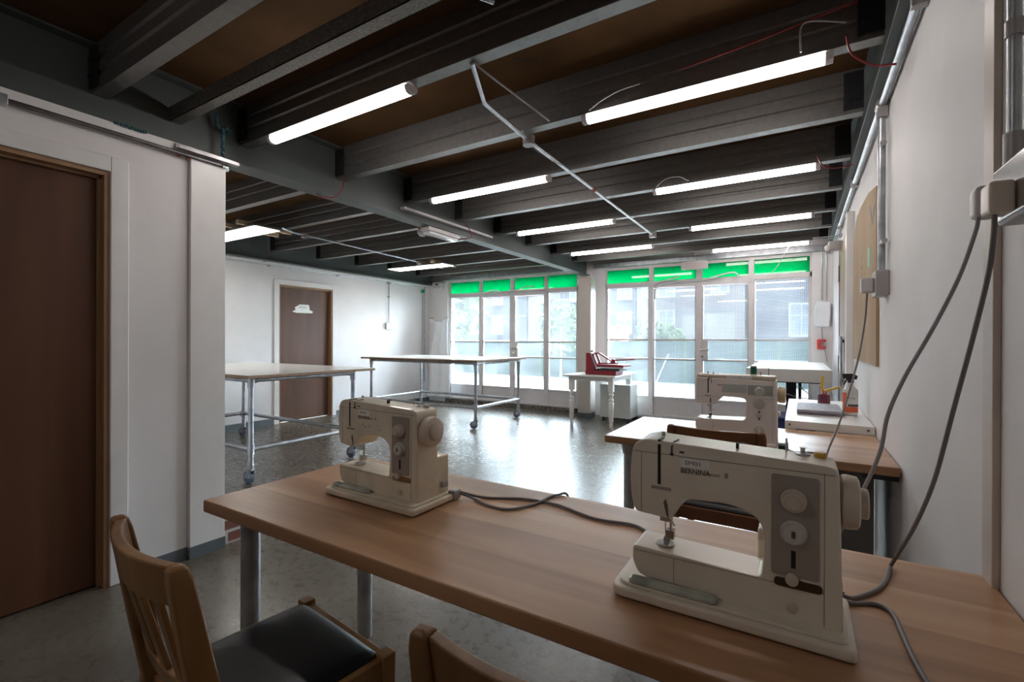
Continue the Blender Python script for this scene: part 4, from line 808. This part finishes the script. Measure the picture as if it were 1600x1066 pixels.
# the boxy machine on the second table
def machine_b(loc, rz):
    r = thing('sewing_machine', 'boxy off-white sewing machine with green thread spool on the second worktable', 'sewing machine', loc, rz)
    y0, y1 = .02, .15
    part('base', B().box(.0, .372, .01, .165, .004, .03), 'offwhite', r, bevel=.005)
    o = [(0, .208), (.088, .206), (.128, .248), (.222, .246), (.236, .234), (.236, .146), (.226, .134), (-.002, .126), (-.004, .085), (.01, .062), (.22, .054), (.22, .028), (.372, .028), (.368, .335), (0, .341)]
    o = roundpoly(o, {1: .008, 2: .008, 3: .02, 4: .01, 5: .015, 6: .01, 8: .02, 9: .015})
    part('body', B().prism(o, 1, y0, y1), 'offwhite', r, bevel=.005, segs=3)
    part('top_cover', B().box(.002, .366, y0+.003, y1-.003, .338, .358), mat('peach_top_cover', (.66, .55, .44), .4, var=.02), r, bevel=.006)
    part('control_panel', B().box(.125, .24, y0-.0012, y0, .270, .312), mat('silver_control_strip', (.52, .52, .50), .4, var=.05), r)
    part('colour_panel', B().box(.243, .352, y0-.0014, y0, .262, .312), mat('mauve_green_panel', (.44, .45, .42), .4, var=.2, scale=9, stretch=(1, 1, .1)), r)
    part('top_label', B().box(.145, .262, y0-.0012+.003, y0+.003, .340, .357), 'sticker', r)
    text('label_text', 'I    I 2', .014, 'ink', r, T(.18, y0+.0015, .343) @ FRONT, .0001)
    text('maker_name', 'BERNINA', .010, 'redink', r, T(.104, y0-.0006, .302) @ FRONT, .0001, 1.0, .0002)
    part('thread_slot', B().box(.056, .062, y0-.0008, y0+.002, .262, .338).box(.062, .066, y0-.0008, y0+.002, .33, .345), 'dark', r)
    part('small_slot', B().box(.073, .0755, y0-.0008, y0+.002, .312, .345).box(.068, .073, y0-.0008, y0+.001, .212, .236), 'dark', r)
    text('brand_mark', 'BERNINA', .008, 'ink', r, T(.044, y0-.0006, .246) @ FRONT, .0001, .9, .0002)
    part('seam', B().box(.002, .37, y0-.0006, y0+.001, .245, .2457).box(.083, .0838, y0-.0006, y0+.001, .05, .122).box(.352, .3528, y0-.0006, y0+.001, .04, .335), 'seam', r)
    for nm, x, z, rr, d in (('width_knob', .296, .282, .022, .016), ('length_dial', .294, .222, .026, .006), ('stitch_dial', .294, .092, .023, .007)):
        part(nm, B().lathe((x, y0, z), [(rr, 0), (rr, -d*.8), (rr*.85, -d)], axis=1, seg=32), 'knobw', r, smooth=True)
    part('dial_pointer', B().bar((.288, y0-.009, .102), (.302, y0-.009, .080), .004, .008, (0, 1, 0)), 'sticker', r)
    part('slider', B().box(.292, .297, y0-.002, y0, .176, .187).box(.292, .297, y0-.002, y0, .143, .154), 'dark', r)
    part('push_button', B().lathe((.294, y0, .165), [(.011, 0), (.011, -.004), (.008, -.005)], axis=1, seg=20), 'knob', r, smooth=True)
    nx, ny = .055, .085
    part('needle_bar', B().cyl((nx, ny, .21), (nx, ny, .175), .006, 12).cyl((nx+.008, ny+.006, .21), (nx+.008, ny+.006, .14), .004, 12).cyl((nx, ny, .18), (nx, ny, .130), .0014, 8).box(nx-.010, nx+.012, ny-.01, ny+.01, .186, .196), 'chrome', r)
    part('presser_foot', B().box(nx-.008, nx+.012, ny-.018, ny+.012, .128, .132).box(nx, nx+.012, ny-.003, ny+.01, .132, .150).tube([(nx+.012, ny, .168), (nx+.03, ny-.004, .17)], .0015, 6), 'chrome', r)
    part('needle_plate', B().box(.0, .10, .03, .14, .1265, .1285), 'chrome', r)
    hw = part('hand_wheel', B().lathe((.372, .085, .265), [(.034, 0), (.040, .005), (.040, .030), (.034, .034)], axis=0, seg=32), mat('cream_wheel', (.60, .48, .30), .35, var=.02), r, smooth=True)
    part('side_lever', B().box(.372, .385, .05, .075, .165, .185), 'offwhite', r, bevel=.004)
    part('spool_pin', B().cyl((.33, .12, .355), (.33, .12, .42), .0016, 8), 'blackm', r)
    part('winder_pin', B().cyl((.295, .12, .355), (.295, .12, .375), .002, 8), 'blackm', r)
    part('thread_guide', B().cyl((.052, .06, .357), (.052, .06, .372), .003, 8).cyl((.078, .06, .357), (.078, .06, .370), .003, 8), 'blackm', r)
    return r
mb_loc = (-.463, 2.60, ZT)
machine_b(mb_loc, 0)
ts = thing('thread_spool', 'green thread spool standing on top of the boxy sewing machine', 'thread spool', (-.20, 2.72, ZT+.358))
part('thread', B().cyl((-.20, 2.70, ZT+.362), (-.20, 2.70, ZT+.400), .0145, 20), 'green', ts, True, smooth=True)
part('reel_end', B().cyl((-.20, 2.70, ZT+.358), (-.20, 2.70, ZT+.3625), .017, 20).cyl((-.20, 2.70, ZT+.400), (-.20, 2.70, ZT+.4045), .017, 20), 'ltplastic', ts, True, smooth=True)
# adapter socket of machine b
pk = thing('machine_plug', 'black and grey plug block beside the boxy sewing machine', 'plug', (-.06, 2.66, ZT))
part('block', B().box(-.088, -.045, 2.64, 2.70, ZT, ZT+.035), 'greyplastic', pk, True, bevel=.005)
part('boot', B().box(-.085, -.05, 2.615, 2.64, ZT+.004, ZT+.03), 'dark', pk, True, bevel=.006)

# ---- cables
single('power_cord', cable([(-.985, 1.245, .745), (-.93, 1.27, .728), (-.85, 1.245, .7245), (-.77, 1.25, .7245), (-.725, 1.33, .7245), (-.715, 1.42, .7245), (-.70, 1.455, .7245), (-.685, 1.487, .722), (-.68, 1.496, .68), (-.68, 1.497, .5)], .0042), 'cable', 'grey cord looping from the left machine over the back edge of the front worktable', 'cord', 'cords of the sewing machines')
single('power_cord', cable([(-.985, 1.255, .745), (-.90, 1.30, .7245), (-.783, 1.355, .7245), (-.665, 1.365, .7245), (-.513, 1.318, .7245), (-.402, 1.33, .7245), (-.33, 1.285, .7245), (-.25, 1.262, .7245), (-.16, 1.262, .7245), (-.08, 1.272, .7245), (.02, 1.24, .7245), (.08, 1.2, .7245)], .0042), 'cable', 'long grey cord along the front worktable from the left machine to behind the right one', 'cord', 'cords of the sewing machines')
single('machine_plug', B().box(-.995, -.965, 1.225, 1.262, ZT+.002, ZT+.034), 'greyplastic', 'grey connector at the back of the left sewing machine', 'plug', bevel=.006)
single('power_cord', cable([(.070, 1.145, .735), (.092, 1.165, .7245), (.13, 1.185, .7245), (.155, 1.165, .7245), (.160, 1.09, .7245), (.163, 1.02, .7245), (.172, .94, .7245), (.185, .87, .7245), (.19, .815, .7255), (.195, .782, .715), (.2, .778, .6)], .0045), 'cable', 'thick dark cord running from the right machine toward the front table edge', 'cord', 'cords of the sewing machines')
single('power_cord', cable([(.292, 1.150, 1.476), (.293, 1.158, 1.44), (.292, 1.18, 1.373), (.28, 1.218, 1.256), (.261, 1.254, 1.116), (.24, 1.292, .964), (.217, 1.335, .852), (.195, 1.385, .765), (.185, 1.41, .7245), (.178, 1.38, .7245), (.164, 1.315, .7245), (.141, 1.254, .7245), (.098, 1.192, .7245), (.072, 1.16, .738)], .0042), 'cable', 'dark cord hanging from the far plug at the right edge to the table', 'cord', 'cords of the sewing machines')
single('power_cord', cable([(.283, 1.20, 1.481), (.278, 1.195, 1.455), (.252, 1.175, 1.372), (.212, 1.15, 1.279), (.168, 1.135, 1.184), (.143, 1.13, 1.112), (.132, 1.135, 1.04), (.108, 1.15, .96), (.07, 1.165, .86), (.04, 1.17, .77), (.02, 1.172, .7245), (-.01, 1.168, .7245)], .0035), 'cable_l', 'lighter grey cord falling from the near plug to behind the hand wheel', 'cord', 'cords of the sewing machines')
single('power_cord', cable([(.29, 2.957, 1.497), (.285, 2.95, 1.42), (.28, 2.94, 1.36), (.255, 2.90, 1.197), (.215, 2.83, 1.033), (.165, 2.73, .87), (.115, 2.62, .75), (.105, 2.57, .7245)], .0042), 'cable', 'dark cord hanging from the middle wall socket to the second worktable', 'cord', 'cords of the sewing machines')
single('power_cord', cable([(-.06, 2.62, .735), (-.02, 2.62, .7245), (.03, 2.64, .7245), (.07, 2.64, .7245), (.095, 2.60, .7245), (.105, 2.565, .7245)], .004), 'cable', 'short looped cord on the second worktable beside the boxy machine', 'cord', 'cords of the sewing machines')
single('power_cord', cable([(-.067, 2.614, .728), (-.03, 2.60, .7245), (.02, 2.615, .7245), (.06, 2.62, .7245), (.085, 2.585, .7245), (.095, 2.56, .7245)], .004), 'cable', 'second looped cord on the second worktable lying just in front of the first', 'cord', 'cords of the sewing machines')

# ================================================================== CHAIRS
def chair(loc, rz, label, wm, seat_z=.455, w_=.42, d_=.40, top=.845, lean=.07, rail=.085):
    """origin on the floor under the seat centre; the back is towards -Y"""
    r = thing('wooden_chair', label, 'chair', loc, rz, 'slat-backed wooden chairs with black seats')
    hx, hy = w_/2, d_/2
    def yb(z): return -hy-(max(0, z-seat_z)/(top-seat_z))*lean-.02*0
    for s in (-1, 1):
        # rear leg and post in one sweep
        rs = []
        for z, hw_, hd in ((0, .015, .017), (.2, .017, .021), (seat_z, .019, .026), (.60, .018, .025), (.74, .018, .022), (top-.03, .018, .019), (top-.008, .015, .016), (top, .010, .010)):
            y = yb(z)+(.03*(1-z/seat_z)*-1 if z < seat_z else 0)
            x = s*(hx-.018)
            rs.append([(x-hw_, y-hd, z), (x+hw_, y-hd, z), (x+hw_, y+hd, z), (x-hw_, y+hd, z)])
        part('leg', B().rings(rs), wm, r, bevel=.006, segs=3)
        part('leg', B().rings([[(s*(hx-.016)-a, hy-.018-a, z), (s*(hx-.016)+a, hy-.018-a, z), (s*(hx-.016)+a, hy-.018+a, z), (s*(hx-.016)-a, hy-.018+a, z)] for z, a in ((0, .013), (seat_z-.01, .019), (seat_z+.004, .019))]), wm, r, bevel=.004)
    def curved(z0, z1, th, sag, y_off=0, drop=0):
        n = 14; rs = []
        for i in range(n+1):
            u = -1+2*i/n; x = u*(hx-.034); c = sag*(1-u*u)
            y = yb((z0+z1)/2)-c+y_off; zt = z1-drop*(1-u*u)
            y2 = yb(z1)-c+y_off; y1_ = yb(z0)-c+y_off
            rs.append([(x, y1_-th/2, z0), (x, y1_+th/2, z0), (x, y2+th/2, zt), (x, y2-th/2, zt)])
        return B().rings(rs)
    part('top_rail', curved(top-rail, top-.004, .022, .035), wm, r, bevel=.004, segs=3)
    part('lower_rail', curved(.545, .585, .018, .018), wm, r, bevel=.003)
    for u in (-.62, -.21, .21, .62):
        x = u*(hx-.034); c1_ = .018*(1-u*u); c2_ = .035*(1-u*u)
        part('back_slat', B().bar((x, yb(.57)-c1_, .575), (x, yb(top-.07)-c2_, top-.07), .045, .010, (0, 1, 0)), wm, r, bevel=.002)
    part('seat_frame', B().box(-hx+.03, hx-.03, hy-.028, hy-.008, seat_z-.065, seat_z-.005).box(-hx+.03, hx-.03, -hy-.008, -hy+.012, seat_z-.065, seat_z-.005).box(-hx+.006, -hx+.026, -hy+.02, hy-.03, seat_z-.065, seat_z-.005).box(hx-.026, hx-.006, -hy+.02, hy-.03, seat_z-.065, seat_z-.005), wm, r, bevel=.003)
    part('stretcher', B().box(-hx+.005, -hx+.022, -hy, hy-.03, .16, .19).box(hx-.022, hx-.005, -hy, hy-.03, .16, .19), wm, r)
    def cush(u, v):
        x = (u*2-1); y = (v*2-1); f = (1-abs(x)**6)*(1-abs(y)**6)
        sx_ = x*(hx-.024); sy_ = y*(hy-.026)
        return (sx_, sy_, seat_z-.006+.026*max(0, f)**.45)
    b = B().grid(cush, 24, 24)
    b.box(-hx+.028, hx-.028, -hy+.03, hy-.03, seat_z-.03, seat_z-.004)
    part('seat_pad', b, 'vinyl', r, smooth=True)
    return r
chair((-1.11, .70, 0), math.radians(-7), 'honey-coloured wooden chair with its black vinyl seat in view, lower left at the front worktable', 'chair')
chair((-.285, .79, 0), math.radians(5), 'honey-coloured wooden chair seen from behind, cut off by the bottom edge at mid picture', 'chair', top=.845)
chair((-.326, 2.60, 0), math.radians(-1), 'dark brown wooden chair tucked under the second worktable before the boxy machine', 'chair2', top=.853, lean=.08, rail=.066)

# ================================================================== OUTSIDE
struct('ground', B().box(-60, 40, 7.76, 60, -.16, -.04), 'paving')
fn = thing('garden_fence', 'long green mesh-covered fence across the yard outside', 'fence', (-8, 15.1, 0))
part('screen', B().box(-34, 12, 15.08, 15.12, -.04, 1.24), 'fence', fn, True)
part('top_tape', B().box(-26, -13.6, 15.05, 15.07, 1.19, 1.25).box(-12.4, -9, 15.05, 15.07, 1.19, 1.25), 'sticker', fn, True)
for k in range(18):
    x = -33+2.5*k; part('fence_post', B().box(x-.04, x+.04, 15.02, 15.08, -.04, 1.28), 'leafd', fn, True)
single('leaning_pole', B().cyl((-3.75, 14.6, -.04), (-3.45, 14.95, .85), .02, 8), 'hframe', 'pale pole leaning against the green fence outside', 'pole')
BY = 38.0
def house(name, x0, x1, h, m, label, wins, doors=(), y=BY):
    b = thing(name, label, 'building', ((x0+x1)/2, y, 0))
    part('wall', B().box(x0, x1, y, y+8, -.1, h), m, b, True)
    part('roof', B().prism([(y-.4, h), (y+8.4, h), (y+4, h+1.5)], 0, x0-.02, x1+.02), 'roof', b, True)
    part('string_course', B().box(x0, x1, y-.06, y, 3.45, 3.62), 'render', b, True)
    for (wx, wz, ww, wh) in wins:
        f = part('window_frame', B().box(wx-ww/2-.12, wx+ww/2+.12, y-.10, y-.02, wz-.14, wz).box(wx-ww/2-.1, wx-ww/2, y-.08, y, wz, wz+wh).box(wx+ww/2, wx+ww/2+.1, y-.08, y, wz, wz+wh)
                 .box(wx-ww/2-.1, wx+ww/2+.1, y-.08, y, wz+wh, wz+wh+.1).box(wx-.04, wx+.04, y-.07, y, wz, wz+wh).box(wx-ww/2, wx+ww/2, y-.07, y, wz+wh*.62, wz+wh*.62+.08), 'hframe', b, True)
        part('pane', B().box(wx-ww/2, wx+ww/2, y-.03, y-.01, wz, wz+wh), 'hglass', f, True)
    for (dx, dw, dh) in doors:
        part('garage_door', B().box(dx-dw/2, dx+dw/2, y-.05, y-.01, 0, dh), 'darkgrey', b, True)
    return b
def rows(xs, z=((1.95, 1.6), (4.75, 1.6))): return [(x, zz, 1.05, hh) for x in xs for zz, hh in z]
house('brick_house', -60, -21.62, 6.9, 'bwall', 'long grey brick terrace outside behind the left windows', rows([-57, -53.5, -50, -46.5, -43, -40.3, -36.8, -34.6, -32.2, -29.8, -27.5, -24.8]))
house('brick_house', -21.4, -18.2, 7.2, 'bwall2', 'narrow pale pink brick house outside, left of the boxed post', rows([-19.8]))
house('brick_house', -17.95, -11.4, 6.9, 'bwall', 'grey brick house outside seen through the first right-hand pane', rows([-16.6, -14.2, -12.3]))
house('brick_house', -11.1, -3.4, 7.0, 'bwall2', 'pale brick building with dark garage doors outside the wired door panes', rows([-10.1, -8.8], ((1.95, 1.6), (4.75, 1.6)))+[(-5.0, 4.9, 1.05, 1.6)], [(-6.9, 1.6, 3.2), (-5.0, 2.0, 3.3)], y=BY-.6)
house('brick_house', -3.1, 9, 6.8, 'bwall', 'grey brick house outside behind the far right wired pane', [(0.1, 1.7, 1.3, 2.1), (5, 1.7, 1.3, 2.1)])
def tree(x, y, h, rad, trunk, m, label, n=420, ls=.16, name='garden_tree'):
    t = thing(name, label, 'tree' if 'tree' in name else 'bush', (x, y, 0))
    if trunk:
        part('trunk', B().tube([(x, y, -.05), (x+.03, y, trunk*.6), (x, y, h*.8)], [.05, .035, .015], 8), 'bark', t, True)
    b = B(); rnd = random.Random(int(x*10+y))
    for _ in range(n):
        while True:
            u = Vector((rnd.uniform(-1, 1), rnd.uniform(-1, 1), rnd.uniform(-1, 1)))
            if .15 < u.length < 1: break
        zc = trunk+(h-trunk)/2; c = Vector((x+u.x*rad, y+u.y*rad, zc+u.z*(h-trunk)/2))
        d = Vector((rnd.uniform(-1, 1), rnd.uniform(-1, 1), rnd.uniform(-1, 1))).normalized(); e = d.orthogonal().normalized()
        s = ls*rnd.uniform(.6, 1.3)
        vs = [b.bm.verts.new(c+d*s), b.bm.verts.new(c+e*s*.5), b.bm.verts.new(c-d*s), b.bm.verts.new(c-e*s*.5)]
        b.bm.faces.new(vs)
    part('foliage', b, m, t, True)
    return t
tree(-6.5, 13.6, 2.6, .75, .7, 'leaf', 'slender light-green young tree in the yard left of the boxed post', 520, .10)
tree(-15.5, 19.0, 5.0, 2.2, .9, 'leaf', 'leafy tree in the yard behind the leftmost window panel', 900, .22)
tree(-5.2, 20.5, 2.1, 1.2, .3, 'leaf', 'rounded green bush showing above the fence behind the window doors', 700, .15, name='garden_bush')
sk2 = single('skip', B().prism([(-9.2, -.04), (-7.5, -.04), (-7.3, 2.0), (-9.4, 2.0)], 1, 22, 23.4), 'skip', 'orange skip standing beyond the fence behind the first right-hand pane', 'skip')
single('blue_container', B().box(-11.2, -9.6, 22, 23.4, -.04, 1.85), 'navy', 'blue container beside the orange skip beyond the fence', 'container')
